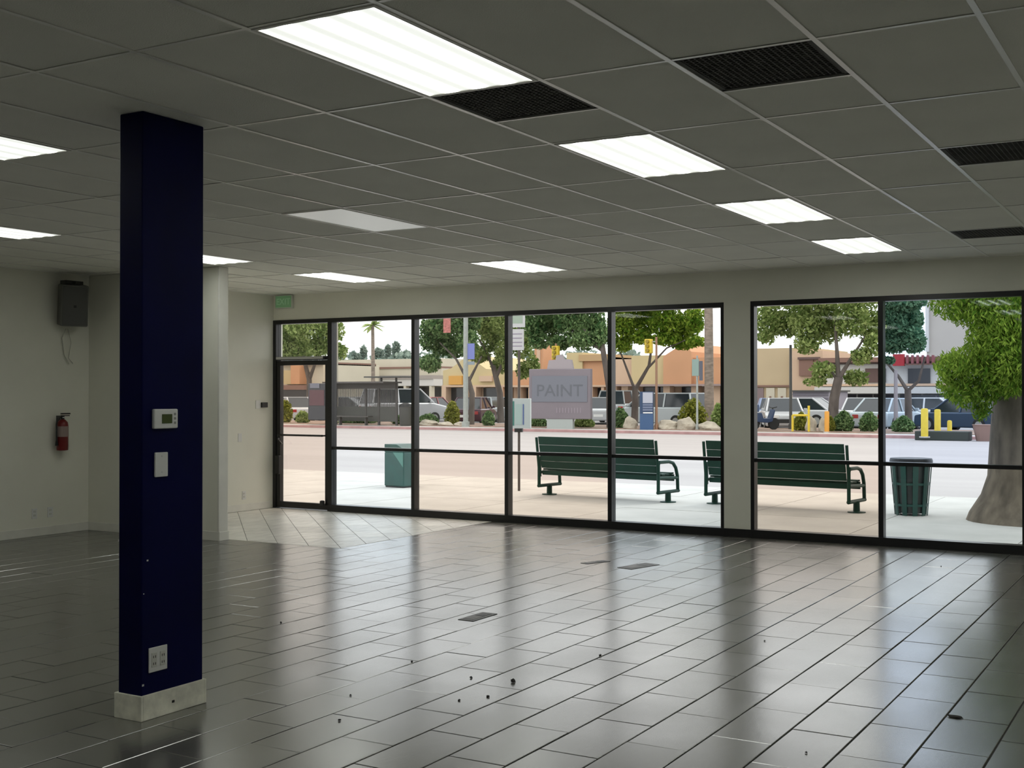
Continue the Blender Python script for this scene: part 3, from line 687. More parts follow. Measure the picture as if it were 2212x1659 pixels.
# ================================================================== FAR SIDE OF THE STREET
def pt(px, py, Y): return tuple(at(px, py, Y))
def limb(Y, pts, r0, r1):
    n = len(pts); return ([pt(a, b, Y) for a, b in pts], [r0+(r1-r0)*i/(n-1) for i in range(n)])
def blob(px, py, Y, rpx, rpy=None, ry=None):
    c = at(px, py, Y); d = (c-Vector((0, 0, EYE))).dot(FV); s = d/FPX; r = rpx*s
    return (*c, r, ry or r, (rpy or rpx)*s)
def gbase(px, Y, z=.03): return (ax(px, Y), Y, z)
def G(px, py, Y):            # trunk foot on the ground
    c = at(px, py, Y); return (c.x, c.y, .0)
def T(label, Y, footpx, limbs, blobs, n, size, lm, bark=BARKG, **k):
    base = (ax(footpx, Y), Y, .02); L = []
    for i, (pts, r0, r1) in enumerate(limbs):
        P3, R = limb(Y, pts, r0, r1)
        if i == 0: P3[0] = base
        L.append((P3, R))
    return tree(label, base, L, [blob(a, b, Y+dy, c, d) for a, b, c, d, dy in blobs], n, size, lm, bark, **k)
T('leafy light green tree seen through the pane above the door', 62, 668, [([(668, 900), (668, 820), (655, 770)], .22, .12), ([(668, 820), (690, 760)], .14, .06)],
  [(610, 710, 50, 36, 0), (660, 700, 45, 40, -1), (640, 750, 55, 26, 1), (715, 715, 30, 38, 0), (730, 760, 22, 20, 1), (660, 650, 60, 30, 0), (625, 755, 34, 22, 1), (690, 748, 30, 24, 0), (690, 690, 30, 30, 1), (600, 740, 30, 36, 0)], 14000, .13, LM, group=None)
T('broad grey-green tree left of the light pole', 52, 1018, [([(1018, 900), (1020, 850), (1010, 815)], .16, .12), ([(1012, 825), (985, 775), (950, 740)], .09, .03), ([(1012, 825), (1040, 770)], .09, .04)],
  [(925, 735, 22, 24, 0), (930, 785, 26, 20, 0), (965, 705, 40, 28, 0), (985, 750, 36, 24, 1), (950, 650, 40, 30, 0), (1010, 690, 30, 40, 1), (1000, 640, 50, 30, 0), (955, 745, 30, 26, 1), (930, 705, 24, 22, 0), (1010, 740, 26, 30, 0)], 13000, .10, LD)
T('slender pale-trunked tree right of the light pole', 56, 1082, [([(1082, 905), (1080, 850), (1065, 790)], .20, .13), ([(1068, 800), (1045, 750), (1020, 710)], .09, .04), ([(1072, 815), (1095, 760), (1100, 700)], .10, .04)],
  [(1040, 690, 38, 30, 0), (1070, 730, 34, 34, 1), (1035, 765, 28, 20, 0), (1090, 690, 34, 40, -1), (1080, 790, 22, 18, 1), (1130, 740, 28, 40, 1), (1150, 790, 16, 26, 1), (1060, 640, 60, 30, 0), (1060, 700, 34, 40, 0), (1085, 765, 18, 30, 0), (1130, 800, 16, 20, 1)], 13000, .10, LM)
T('dense dark green tree overhanging the middle window top', 50.5, 1318, [([(1318, 915), (1316, 840), (1300, 740)], .17, .12), ([(1305, 760), (1250, 700)], .09, .04), ([(1305, 760), (1200, 690)], .08, .03)],
  [(1150, 700, 32, 34, 0), (1190, 700, 36, 38, 1), (1235, 690, 40, 40, 0), (1275, 700, 36, 44, 1), (1210, 740, 26, 16, 0), (1260, 735, 36, 22, 0), (1220, 645, 80, 30, 0), (1300, 725, 18, 30, 0), (1165, 735, 24, 20, 0)], 13000, .10, LD)
T('bright green tree with a forked dark trunk behind the blue sign', 54, 1370, [([(1370, 905), (1372, 870), (1372, 838)], .18, .15), ([(1371, 842), (1355, 800), (1340, 760)], .08, .04), ([(1372, 842), (1402, 790), (1408, 745)], .11, .05), ([(1400, 795), (1440, 752), (1480, 735)], .06, .02)],
  [(1345, 700, 34, 38, 0), (1390, 690, 40, 36, 1), (1440, 695, 40, 34, 0), (1480, 710, 32, 26, 1), (1500, 690, 26, 30, 0), (1345, 745, 24, 18, 0), (1420, 645, 90, 26, 0), (1505, 738, 24, 12, 0), (1440, 732, 34, 16, 0), (1475, 742, 30, 14, 1), (1385, 728, 26, 16, 0), (1345, 665, 30, 30, 0)], 15000, .10, LG)
T('spreading green tree behind the right bench', 51.5, 1797, [([(1797, 905), (1802, 860), (1812, 815)], .24, .19), ([(1811, 820), (1808, 760), (1803, 690)], .12, .05), ([(1812, 818), (1835, 780), (1868, 728)], .11, .04), ([(1811, 825), (1790, 795), (1768, 780)], .07, .03)],
  [(1660, 690, 40, 32, 0), (1700, 700, 40, 30, 1), (1745, 690, 44, 40, 0), (1790, 700, 40, 44, 1), (1840, 690, 40, 40, 0), (1880, 700, 32, 44, 1), (1745, 740, 30, 26, 0), (1655, 728, 22, 16, 0), (1780, 800, 30, 20, 0),
   (1860, 770, 24, 20, 0), (1850, 815, 28, 18, 1), (1885, 745, 20, 26, 0), (1770, 645, 140, 24, 0), (1760, 825, 26, 10, 0)], 15000, .10, LM)
T('dark blue-green tree with a Y-shaped trunk', 54.2, 1963, [([(1963, 905), (1962, 870), (1961, 842)], .17, .14), ([(1961, 845), (1940, 812), (1912, 780)], .09, .04), ([(1961, 845), (1985, 822), (1998, 770)], .08, .04)],
  [(1925, 700, 34, 44, 0), (1960, 690, 34, 40, 1), (1975, 735, 26, 30, 0), (1930, 745, 28, 20, 0), (1950, 650, 50, 26, 0), (1920, 778, 14, 8, 0)], 9000, .10, LB)
# tall palm trunk
t = thing('palm_tree', 'tall palm tree whose thick brown trunk stands left of the window pier', 'palm tree', (ax(1532, 52.5), 52.5, .02))
b0 = Vector(t.location); zt = 11.0
MB().tube([b0, b0+Vector((0, 0, .5)), b0+Vector((-.02, 0, 5)), b0+Vector((-.1, 0, zt))], [.30, .22, .20, .17], 12).build('trunk', BARKP, t, smooth=True)
def fronds(t, top, n, L, m, droop=.5):
    for k in range(n):
        a = 2*PI*k/n+random.uniform(-.15, .15); el = random.uniform(-.2, .9); d = Vector((math.cos(a)*math.cos(el), math.sin(a)*math.cos(el), math.sin(el)))
        g = MB(); N = 6; pr0 = None; side = d.cross(Vector((0, 0, 1))).normalized(); vs = []
        for i in range(N+1):
            s = i/N; c = top+d*L*s+Vector((0, 0, -droop*L*s*s)); w = L*.16*math.sin(PI*min(1, s*.9+.08))
            vs += [c-side*w+Vector((0, 0, -w*.5)), c, c+side*w+Vector((0, 0, -w*.5))]
        fs = []
        for i in range(N): fs += [(3*i, 3*i+3, 3*i+4, 3*i+1), (3*i+1, 3*i+4, 3*i+5, 3*i+2)]
        g.add(vs, fs); g.build('frond', m, t, fix=False)
fronds(t, b0+Vector((-.1, 0, zt)), 18, 2.4, LD)
t = thing('palm_tree', 'slim far palm tree against the pale sky beside the shelter', 'palm tree', (ax(806, 72), 72, -.1))
b0 = Vector(t.location); zt = az(806, 702, 72)
MB().tube([b0, (b0.x, b0.y, 3), (b0.x-.05, b0.y, zt)], [.20, .15, .12], 8).build('trunk', BARKP, t, smooth=True)
fronds(t, Vector((b0.x-.05, b0.y, zt)), 16, 1.0, LM, .4)

# poles and signs
def pole(name, label, px, Y, ytop, r=.06, m=POLEG, cat='pole'):
    t = thing(name, label, cat, (ax(px, Y), Y, 0)); z = az(px, ytop, Y)
    MB().tube([(0, 0, 0), (0, 0, .25), (0, 0, .26), (0, 0, z)], [r*1.5, r*1.5, r, r*.8], 10).build('pole', m, t, world=False); return t, z
t, z = pole('street_lamp', 'pale grey lamp post with a blue banner and a red flag', 1006, 49.2, 500, .13, POLEG, 'lamp post')
MB().tube([(0, 0, z), (.3, -.4, z+.4), (.8, -2.2, z+.6)], [.07, .05, .05], 8).build('arm', POLEG, t, world=False)
MB().box(.65, .95, -2.9, -2.1, z+.52, z+.66).build('lamp_head', DARKG, t, world=False, bevel=.03)
s_ = 58.5/FPX
MB().box(.06, .50, -.02, .02, az(1014, 776, 49.2), az(1014, 742, 49.2)).build('blue_banner', mat('blue_banner', (.22, .26, .62), .6), t, world=False)
MB().box(.0, .5, -.02, .02, az(1014, 788, 49.2), az(1014, 781, 49.2)).build('small_sign', mat('grey_sign', (.30, .36, .42), .6), t, world=False)
MB().tube([(0, 0, az(1000, 684, 49.2)), (-1.35, 0, az(1000, 684, 49.2))], .03, 6).build('flag_arm', POLEG, t, world=False)
MB().box(-1.30, -.88, -.01, .01, az(960, 719, 49.2), az(960, 686, 49.2)).build('red_flag', mat('red_flag', (.55, .20, .17), .7, var=.4, vscale=9), t, world=False)
t, z = pole('street_lamp', 'thin beige post in front of the cream shops, left of the far palm', 727, 60, 600, .11, mat('beige_post', (.45, .42, .34), .6), 'lamp post')
# twin yellow signals
for px, pyc, pole_px, lab in ((1402, 748, 1418, 'yellow traffic signal below the bright green tree'), (1201, 762, 1201, 'yellow traffic signal above the purple grey sign')):
    t, z = pole('traffic_light', lab, pole_px, 49.5, pyc-20, .06, mat('rust_pole', (.36, .20, .12), .6), 'traffic light')
    dx = ax(px, 49.5)-ax(pole_px, 49.5); zc = az(px, pyc, 49.5)
    if abs(dx) > .05: MB().tube([(0, 0, zc+.2), (dx, 0, zc+.2)], .03, 6).build('arm', POLEG, t, world=False)
    MB().box(dx-.17, dx+.17, -.14, .10, zc-.32, zc+.32).build('housing', YEL, t, world=False, bevel=.04)
    for k in range(3): MB().tube([(dx, -.14, zc-.2+k*.2), (dx, -.24, zc-.19+k*.2)], [.085, .08], 10).build('visor', mat('dark_yellow', (.35, .25, .02), .6), t, world=False)
t, z = pole('street_sign', 'grey and teal sign plates on a post beside the palm trunk', 1506, 49.6, 768, .05, POLEG, 'sign post')
MB().box(-.22, .10, -.06, -.02, az(1506, 812, 49.6), az(1506, 776, 49.6)).build('teal_plate', mat('teal_plate', (.30, .42, .38), .6), t, world=False)
MB().box(.12, .24, -.06, .06, az(1506, 822, 49.6), az(1506, 780, 49.6)).build('dark_plate', mat('slate_plate', (.12, .13, .17), .6), t, world=False)
t, z = pole('flag_pole', 'thin grey post before the tan wall at right', 1708, 52.5, 745, .07, DARKG, 'pole')
t, z = pole('flag_pole', 'grey post left of the Y-shaped tree', 1935, 52, 800, .09, mat('mauve_post', (.36, .32, .33), .6), 'pole')

# monument sign
Y = 48.8; t = thing('monument_sign', 'large square purple grey shop sign with faint PAINT lettering', 'sign', (ax(1211, Y), Y, 0), .22)
k_ = 58.0/FPX*1.02
wz0, wz1 = az(1211, 905, Y), az(1211, 797, Y)
hw = 64*k_
box(-hw, hw, -.2, .2, wz0, wz1).build('sign_cabinet', mat('mauve_cabinet', (.255, .22, .245), .6, var=.06, vscale=1), t, world=False, bevel=.03)
box(-hw*.90, hw*.90, -.225, -.2, wz0+(wz1-wz0)*.34, wz1-(wz1-wz0)*.14).build('sign_face', mat('slate_face', (.21, .22, .26), .6), t, world=False)
textmesh('PAINT', .78, 'lettering', mat('faint_letters', (.15, .16, .185), .6), t, (0, -.228, (wz0+wz1)/2+.13), (PI/2, 0, 0), .004, 1.02)
MB().prism([(-hw*.42, wz1), (hw*.42, wz1), (hw*.36, wz1+.42), (hw*.12, wz1+.46), (hw*.05, wz1+.66), (-hw*.12, wz1+.62), (-hw*.14, wz1+.42), (-hw*.36, wz1+.40)], -.14, .14, 'y').build('top_cap', mat('mauve_cap', (.42, .37, .39), .6), t, world=False)
box(-hw*.42, hw*.42, -.17, .17, 0, wz0).build('base', mat('sign_base', (.50, .54, .52), .8), t, world=False)
g = MB()
for k in range(9): g.box(-hw*.1+k*.14, -hw*.1+k*.14+.05, -.21, -.2, wz0+.28, wz0+.52)
g.build('small_print', mat('small_print', (.34, .29, .33), .6), t, world=False)
# blue pylon sign
Y = 49.3; t = thing('pylon_sign', 'narrow dark blue and white pylon sign beside the silver truck', 'sign', (ax(1397, Y), Y, 0), .3)
kk = 56.5/FPX; h = az(1397, 846, Y); w = 13.5*kk
box(-w, w, -.12, .12, 0, h*.42).build('base', mat('navy_base', (.05, .12, .27), .5), t, world=False)
box(-w, w, -.12, .12, h*.42, h).build('cabinet', mat('navy_cabinet', (.03, .07, .16), .5), t, world=False)
box(-w*.55, w*.95, -.135, -.12, h*.70, h*.98).build('upper_face', mat('grey_face', (.55, .57, .66), .5), t, world=False)
for k in range(3): box(-w*.55, w*.95, -.135, -.12, h*(.50+k*.065), h*(.545+k*.065)).build('name_strip', mat('blue_strip', (.20, .24, .36), .5), t, world=False)
box(-w*.5, w*.95, -.14, -.12, h*.43, h*.46).build('white_strip', PLASTICW, t, world=False)

# bus shelter
Y = 48.7; xa, xb = ax(672, Y), ax(843, Y); t = thing('bus_shelter', 'dark mesh bus shelter with an advertising panel across the street', 'bus shelter', ((xa+xb)/2, Y, 0))
ztop = az(760, 828, Y); L = xb-xa; hx = L/2
MESH = mat('shelter_frame', (.10, .09, .085), .5)
x1 = ax(712, Y)-(xa+xb)/2
for x in (x1, x1+(hx-x1)*.5, hx-1.1, hx): MB().box(x-.05, x+.05, .5, .6, 0, ztop).build('post', MESH, t, world=False)
MB().box(x1, hx, .46, .64, ztop-.28, ztop).build('fascia', MESH, t, world=False)
MB().box(x1, hx, -.6, 1.0, ztop, ztop+.08).build('roof', MESH, t, world=False)
MB().box(x1, hx, .52, .56, .2, .95).build('lower_panel', mat('perforated_panel', (.11, .11, .10), .7), t, world=False)
g = MB()
n = 60
for k in range(n): x = x1+(hx-x1)*k/n; g.box(x, x+.03, .53, .55, .95, ztop-.28)
tag(g.build('mesh_bars', MESH, t, world=False, fix=False), kind='stuff')
MB().box(-hx+.0, x1-.05, -.25, .25, .25, ztop+.0).build('advert_case', mat('advert_dark', (.06, .075, .10), .4), t, world=False, bevel=.03)
MB().box(-hx+.1, x1-.15, -.27, -.25, 1.0, 1.8).build('advert_face', mat('advert_maroon', (.14, .075, .10), .5), t, world=False)
MB().box(-hx+.15, x1-.45, -.272, -.27, 1.9, 2.15).build('advert_patch', mat('advert_pale', (.22, .25, .33), .5), t, world=False)
MB().box(hx-1.2, hx+1.0, -.6, 1.0, az(830, 816, Y), az(830, 813, Y)).build('upper_roof', DARKG, t, world=False)
for x in (hx-.95, hx-.02): MB().box(x-.04, x+.04, .5, .58, ztop+.08, az(830, 816, Y)).build('roof_post', MESH, t, world=False)
MB().box(x1+.3, hx-1.3, -.1, .3, .42, .48).build('seat', MESH, t, world=False)
for x in (x1+.6, hx-1.6): MB().box(x, x+.06, 0, .2, 0, .42).build('seat_leg', MESH, t, world=False)
Y = 49.0; t = thing('litter_bin', 'round charcoal litter bin at the right end of the bus shelter', 'bin', (ax(876, Y), Y, 0))
MB().lathe([(.26, 0), (.30, .1), (.32, .85), (.33, .95)], n=16).build('body', DARKG, t, world=False, smooth=True); MB().lathe([(.34, .95), (.30, 1.08), (.12, 1.15)], n=16).build('lid', BLACKR, t, world=False)

# bushes
def bush(label, px, Y, hwpx, ytop, ybot, lm, n=1600, size=.07, group=None):
    z0, z1 = max(az(px, ybot, Y), .02), az(px, ytop, Y); d = Y*.8635-ax(px, Y)*.504; w = hwpx*d/FPX; x = ax(px, Y); h = z1-.03
    bl = [(x, Y, h*.45, w*.75, w*.7, h*.5), (x-w*.45, Y, h*.35, w*.5, w*.5, h*.38), (x+w*.5, Y-.1, h*.38, w*.5, w*.5, h*.4), (x+w*.1, Y-.1, h*.68, w*.5, w*.5, h*.32)]
    v = leaves(bl, n, size); v[:, 2] = np.maximum(v[:, 2], .035)
    o = leafobj('bush', v, lm, None, (x, Y, .03)); tag(o, label, 'bush', group)
GB_ = 'low bushes in the planting strip across the street'
for a in [('olive bush at the far left, seen low through the door glass', 618, 50.8, 20, 862, 915, LO), ('rounded pale green bush just left of the advert case', 655, 50.6, 20, 886, 915, LM),
          ('upright yellow-olive bush left of the lamp post', 977, 50.6, 21, 864, 915, LO), ('low dark bush under the red car', 925, 51.0, 28, 892, 914, LD), ('small dark bush right of the lamp post', 1056, 50.6, 17, 886, 918, LD),
          ('green bush left of the purple grey sign base', 1163, 50.7, 24, 898, 928, LD), ('green bush right of the purple grey sign base', 1262, 50.7, 26, 898, 928, LM),
          ('rounded dark bush left of the blue pylon sign', 1340, 50.6, 22, 878, 920, LD), ('wide tall yellow-green bush under the palm trunk', 1496, 51.0, 36, 858, 915, LO), ('green bush touching the window pier side of the palm', 1553, 50.4, 20, 868, 912, LM),
          ('small olive bush behind the yellow railing', 1730, 50.6, 18, 888, 915, LO), ('round green bush right of the forked tree foot', 1822, 50.7, 24, 884, 914, LD), ('dark bush left of the right window mullion', 1876, 50.8, 22, 886, 914, LD),
          ('low bush at the foot of the Y-shaped tree', 1950, 50.9, 26, 896, 916, LD), ('dark hedge bush behind the bus shelter', 775, 51.5, 60, 888, 922, LD), ('green bush right of the bus shelter', 866, 51.0, 24, 896, 922, LD),
          ('low yellow shrub beside the orange post', 1793, 50.4, 12, 897, 914, LO)]:
    bush(*a, n=int(900+a[3]*45), group=GB_)
# boulders
def boulder(label, px, Y, hwpx, ytop):
    bm = bmesh.new(); bmesh.ops.create_icosphere(bm, subdivisions=3, radius=1); x = ax(px, Y); d = Y*.8635-x*.504; w = hwpx*d/FPX; h = max(az(px, ytop, Y), .2)
    ph = [random.uniform(0, 6) for _ in range(6)]
    for v in bm.verts:
        c = v.co; r = 1+.13*math.sin(3*c.x+ph[0])*math.sin(4*c.y+ph[1])+.10*math.sin(6*c.z+ph[2]+2*c.x)+.05*math.sin(11*c.x+ph[3])
        v.co = Vector((c.x*r*w, c.y*r*w*.7, max(c.z*r, -.35)*h*.75))
    mz = min(v.co.z for v in bm.verts)
    for v in bm.verts: v.co.z -= mz
    me = bpy.data.meshes.new('boulder'); bm.to_mesh(me); bm.free(); me.materials.append(ROCK); o = bpy.data.objects.new('boulder', me); COL.objects.link(o); o.location = (x, Y, .02)
    tag(o, label, 'boulder', 'pale boulders in the planting strip')
for a in [('pale boulder below the red car', 925, 49.8, 22, 908), ('pale boulder under the yellow-olive bush', 962, 49.8, 18, 912), ('small boulder just left of the lamp post', 992, 49.75, 12, 915), ('tan boulder left of the blue pylon sign', 1362, 49.75, 16, 902),
          ('brown boulder right of the blue pylon sign', 1440, 49.8, 24, 908), ('large pale boulder under the wide yellow-green bush', 1482, 49.75, 20, 902), ('cream boulder left of the window pier', 1532, 49.75, 25, 912),
          ('tan boulder behind the yellow railing', 1752, 49.9, 12, 900), ('small tan boulder at the foot of the orange post', 1778, 49.75, 10, 905)]: boulder(*a)

# yellow bollards, railing
def bollard(label, px, Y, ytop, ybot, r=.09, m=YEL):
    h = az(px, ytop, Y); t = thing('bollard', label, 'bollard', (ax(px, Y), Y, 0), group='yellow posts at the parking lot entrance')
    MB().lathe([(r, 0), (r, h-.05), (r*.8, h-.01), (r*.3, h)], n=12).build('post', m, t, world=False, smooth=True); MB().lathe([(r*1.5, 0), (r*1.5, .04)], n=12).build('base_plate', CURB, t, world=False)
bollard('yellow bollard, tallest and leftmost of the three near the big tree', 1997, 45.6, 882, 940, .13)
bollard('yellow bollard, middle of the three near the big tree', 2025, 48.5, 884, 928, .12)
bollard('short yellow bollard, right of the three near the big tree', 2051, 49.0, 908, 930, .09)
bollard('orange post at the foot of the forked tree', 1786, 49.4, 888, 925, .10, mat('orange_paint', (.85, .38, .04), .5))
Y = 49.4; t = thing('railing', 'thin yellow pipe railing behind the right bench', 'railing', (ax(1730, Y), Y, 0))
xs = [ax(p, Y)-ax(1730, Y) for p in (1712, 1747)]; h = az(1730, 897, Y)
for x in xs: MB().tube([(x, 0, 0), (x, 0, h+(.4 if x == xs[1] else 0))], .05, 8).build('post', YEL, t, world=False)
MB().tube([(xs[0], 0, h), (xs[1], 0, h)], .045, 8).build('rail', YEL, t, world=False)
# dark planter island at right
t = thing('planter', 'low dark planter box beside the yellow bollards', 'planter', (ax(2062, 46.5), 46.5, -.12))
box(-1.35, .55, -.4, .4, 0, .34).build('box', mat('dark_planter', (.05, .06, .05), .8), t, world=False, bevel=.03)
MB().lathe([(.30, 0), (.42, .55), (.45, .60)], (1.05, 0, 0), 16).build('terracotta_pot', mat('terracotta', (.35, .22, .18), .8), t, world=False)

# ------------------------------------------------------------------ cars
def car(label, px, Y, heading, col, L=4.5, Wd=1.82, H=1.5, kind='sedan', z0=-.12, metal=.2):
    """heading: 0 = side-on facing +X, 90 = nose towards the street"""
    m = mat('car_%s' % '_'.join('%02d' % int(c*99) for c in col), col, .25, metal=metal)
    t = thing('car', label, 'car', (ax(px, Y), Y, z0), math.radians(heading), 'cars parked across the street')
    h2 = Wd/2; l = L/2; bel = H*.60; gc = .22
    if kind == 'suv': cab = [(-l+.08, bel), (-l+.28, H), (l*.28, H), (l*.62, bel)]
    elif kind == 'truck': cab = [(-l*.10, bel), (-l*.02, H), (l*.36, H), (l*.62, bel)]
    else: cab = [(-l*.86, bel), (-l*.48, H), (l*.20, H), (l*.58, bel)]
    body = [(-l, gc+.12), (-l+.05, gc), (l-.06, gc), (l, gc+.15), (l-.04, bel*.82), (l*.60, bel), (-l+.10, bel), (-l, bel*.9)]
    if kind == 'truck': body = [(-l, gc+.2), (-l+.05, gc+.05), (l-.06, gc), (l, gc+.15), (l-.03, bel*.88), (l*.60, bel), (-l, bel)]
    MB().prism(body, -h2, h2, 'y').build('body', m, t, world=False, bevel=.07, smooth=True)
    def taper(poly, yb, yt, zb, zt_):
        g = MB(); vs = []
        for s in (-1, 1):
            for x, z in poly: vs.append((x, s*(yb+(yt-yb)*(z-zb)/(zt_-zb)), z))
        n = len(poly); g.add(vs, [tuple(range(n)), tuple(range(n, 2*n))[::-1]] + [(i, i+n, (i+1) % n+n, (i+1) % n) for i in range(n)]); return g
    taper(cab, h2-.08, h2-.26, bel, H).build('windows', CARGL, t, world=False)
    g = MB(); xs_ = [cab[1][0]-.02, cab[2][0]+.02]
    g.box(xs_[0], xs_[1], -h2+.23, h2-.23, H-.03, H+.03)
    for (a, b) in ((cab[0], cab[1]), (cab[3], cab[2])):
        for s in (-1, 1): g.tube([(a[0], s*(h2-.08), a[1]), (b[0], s*(h2-.25), b[1])], .045, 6)
    xm = (cab[1][0]+cab[2][0])/2
    for s in (-1, 1): g.tube([(xm, s*(h2-.07), bel), (xm, s*(h2-.25), H)], .05, 6)
    g.build('roof', m, t, world=False)
    for x in (-l*.62, l*.62):
        for s in (-1, 1):
            w = MB().tube([(x, s*(h2-.20), .33), (x, s*(h2+.02), .33)], .33, 18).build('wheel', TYRE, t, world=False)
            MB().tube([(x, s*(h2+.02), .33), (x, s*(h2+.035), .33)], .2, 12).build('hubcap', PLASTICG, w, world=False)
    for s in (-1, 1):
        MB().box(l-.06, l+.01, s*(h2-.42)-.17, s*(h2-.42)+.17, bel*.68, bel*.84).build('headlight', PLASTICW, t, world=False, bevel=.02)
        MB().box(-l-.01, -l+.06, s*(h2-.30)-.15, s*(h2-.30)+.15, bel*.66, bel*.86).build('tail_light', mat('tail_red', (.45, .02, .02), .3), t, world=False, bevel=.02)
        MB().box(cab[3][0]-.30, cab[3][0]-.16, s*(h2+.06)-.08, s*(h2+.06)+.08, bel+.02, bel+.15).build('mirror', m, t, world=False, bevel=.02)
    MB().box(l-.02, l+.02, -.45, .45, gc+.16, gc+.34).build('front_grille', BLACKR, t, world=False)
    MB().box(-l-.015, -l+.02, -.26, .26, gc+.22, gc+.36).build('number_plate', PLASTICW, t, world=False)
    if kind == 'truck': MB().box(-l+.12, -l*.14, -h2+.12, h2-.12, bel-.0, bel+.015).build('bed_liner', BLACKR, t, world=False)
WH = (.74, .76, .78); SI = (.50, .54, .55); DK = (.04, .045, .06)
car('white sedan seen through the door glass at far left', 630, 58, 150, WH)
car('grey sedan behind the left part of the bus shelter', 745, 62, 20, (.42, .45, .46))
car('white sedan behind the right part of the bus shelter', 805, 67, 35, WH)
car('tall white van right of the bus shelter', 872, 57, 62, WH, 4.9, 1.95, 2.0, 'suv')
car('pale red sedan seen from behind beside the yellow-olive bush', 929, 62.5, 95, (.48, .20, .20), metal=0)
car('dark maroon car just right of the lamp post', 1022, 57.0, 110, (.09, .03, .05))
car('silver grey hatchback left of the bus stop sign', 1062, 63.5, 100, SI, 4.1, 1.75, 1.5, 'suv')
car('white sedan right of the purple grey sign', 1294, 62, 115, WH)
car('grey van behind the rounded dark bush', 1348, 67, 95, (.42, .44, .44), 4.8, 1.9, 1.9, 'suv')
car('silver covered pickup truck behind the blue pylon sign', 1428, 57, 168, (.62, .68, .70), 5.0, 1.9, 1.75, 'suv')
car('white sedan with a dark bumper left of the yellow railing', 1690, 55.9, -68, WH)
car('white sedan behind the yellow railing', 1722, 62, 175, WH)
car('pale blue hatchback beside the foot of the forked tree', 1668, 67, -70, (.34, .42, .62), 4.2, 1.75, 1.45, 'suv')
car('white sedan right of the forked tree', 1864, 62.6, 98, WH)
car('white compact car just right of the window mullion', 1918, 57.6, 80, (.62, .72, .78))
car('white sedan behind the tallest yellow bollard', 1992, 66.0, 175, WH)
car('dark blue sedan behind the short yellow bollard', 2088, 57.0, 150, (.05, .09, .15))
car('black estate car near the dark windows of the white building', 2000, 70, 178, DK, 4.8, 1.85, 1.6, 'suv')
t = thing('scooter', 'small dark blue scooter parked left of the white car', 'scooter', (ax(1650, 51.0), 51.0, .03), .9)
for x in (-.5, .5): MB().tube([(x, -.06, .26), (x, .06, .26)], .26, 14).build('wheel', TYRE, t, world=False)
MB().prism([(-.55, .35), (.1, .30), (.35, .35), (.50, .85), (.42, .9), (.25, .5), (-.1, .5), (-.2, .75), (-.7, .75)], -.16, .16, 'y').build('body', mat('scooter_blue', (.03, .06, .14), .4), t, world=False, bevel=.03)
MB().tube([(.47, -.3, 1.0), (.45, 0, .95), (.47, .3, 1.0)], .02, 6).tube([(.46, 0, .8), (.45, 0, .97)], .03, 6).build('handlebar', BLACKR, t, world=False)
MB().box(-.75, -.35, -.2, .2, .78, 1.1).build('top_box', mat('scooter_box', (.06, .10, .20), .4), t, world=False, bevel=.03)

# ------------------------------------------------------------------ buildings
CREAM = mat('cream_stucco', (.74, .68, .54), .9, var=.05, vscale=.4); YELS = mat('yellow_stucco', (.72, .58, .32), .9, var=.06, vscale=.4)
ORG = mat('orange_stucco', (.74, .40, .22), .9, var=.08, vscale=.4); PEACH = mat('peach_stucco', (.76, .54, .38), .9, var=.05, vscale=.4)
TAN = mat('tan_stucco', (.66, .52, .33), .9, var=.05, vscale=.4); BRN = mat('brown_trim', (.30, .17, .13), .8); DBR = mat('dark_brown_trim', (.16, .10, .09), .8)
WHT = mat('white_stucco', (.78, .76, .72), .9, var=.03); BEIGE = mat('beige_stucco', (.60, .54, .47), .9, var=.04, vscale=.3)
def bld(label, Y, px0, px1): 
    return thing('building', label, 'building', ((ax(px0, Y)+ax(px1, Y))/2, Y, -.12))
def blk(t, name, Y, px0, px1, yt, yb, m, depth=8, dy=0, base=False):
    x0, x1 = ax(px0, Y), ax(px1, Y); pm = (px0+px1)/2; z0 = -.12 if base else az(pm, yb, Y); z1 = az(pm, yt, Y)
    return MB().box(x0, x1, Y+dy, Y+dy+depth, z0, z1).build(name, m, t)
# cream strip of shops, left
Y = 90; t = bld('long low cream shop building with brown bands at left', Y, 700, 955)
blk(t, 'wall', Y, 716, 955, 800, 0, CREAM, 10, .6, True)
blk(t, 'parapet', Y, 716, 955, 776, 793, CREAM, 9, 0); blk(t, 'brown_band', Y, 716, 955, 793, 797, BRN, 9, -.2)
blk(t, 'wall_band', Y, 716, 955, 797, 812, CREAM, 9, -.1); blk(t, 'awning', Y, 716, 955, 812, 820, mat('grey_awning', (.45, .40, .36), .9), 2, -1.5)
blk(t, 'fascia', Y, 716, 955, 820, 834, WHT, 1.5, -1.4); 
for a, b in ((722, 745), (750, 790), (795, 840), (848, 890), (897, 945)): blk(t, 'shop_window', Y, a, b, 836, 872, SHADOWG, .4, .3)
for a in (718, 747, 792, 844, 893, 948): blk(t, 'pier', Y, a-2, a+3, 834, 0, CREAM, .5, -1.4, True)
# yellow corner at far left
Y = 80; t = bld('small yellow and orange shop block at the far left', Y, 560, 690)
blk(t, 'wall', Y, 540, 690, 786, 0, CREAM, 8, .5, True); blk(t, 'yellow_wall', Y, 612, 636, 800, 830, YELS, 1, 0); blk(t, 'orange_tower', Y, 636, 655, 785, 830, ORG, 2, -.5)
blk(t, 'canopy', Y, 600, 672, 832, 842, BRN, 2, -1); blk(t, 'shop_window', Y, 604, 668, 842, 872, SHADOWG, .4, .2); blk(t, 'roof_band', Y, 600, 690, 782, 788, BRN, 8, 0)
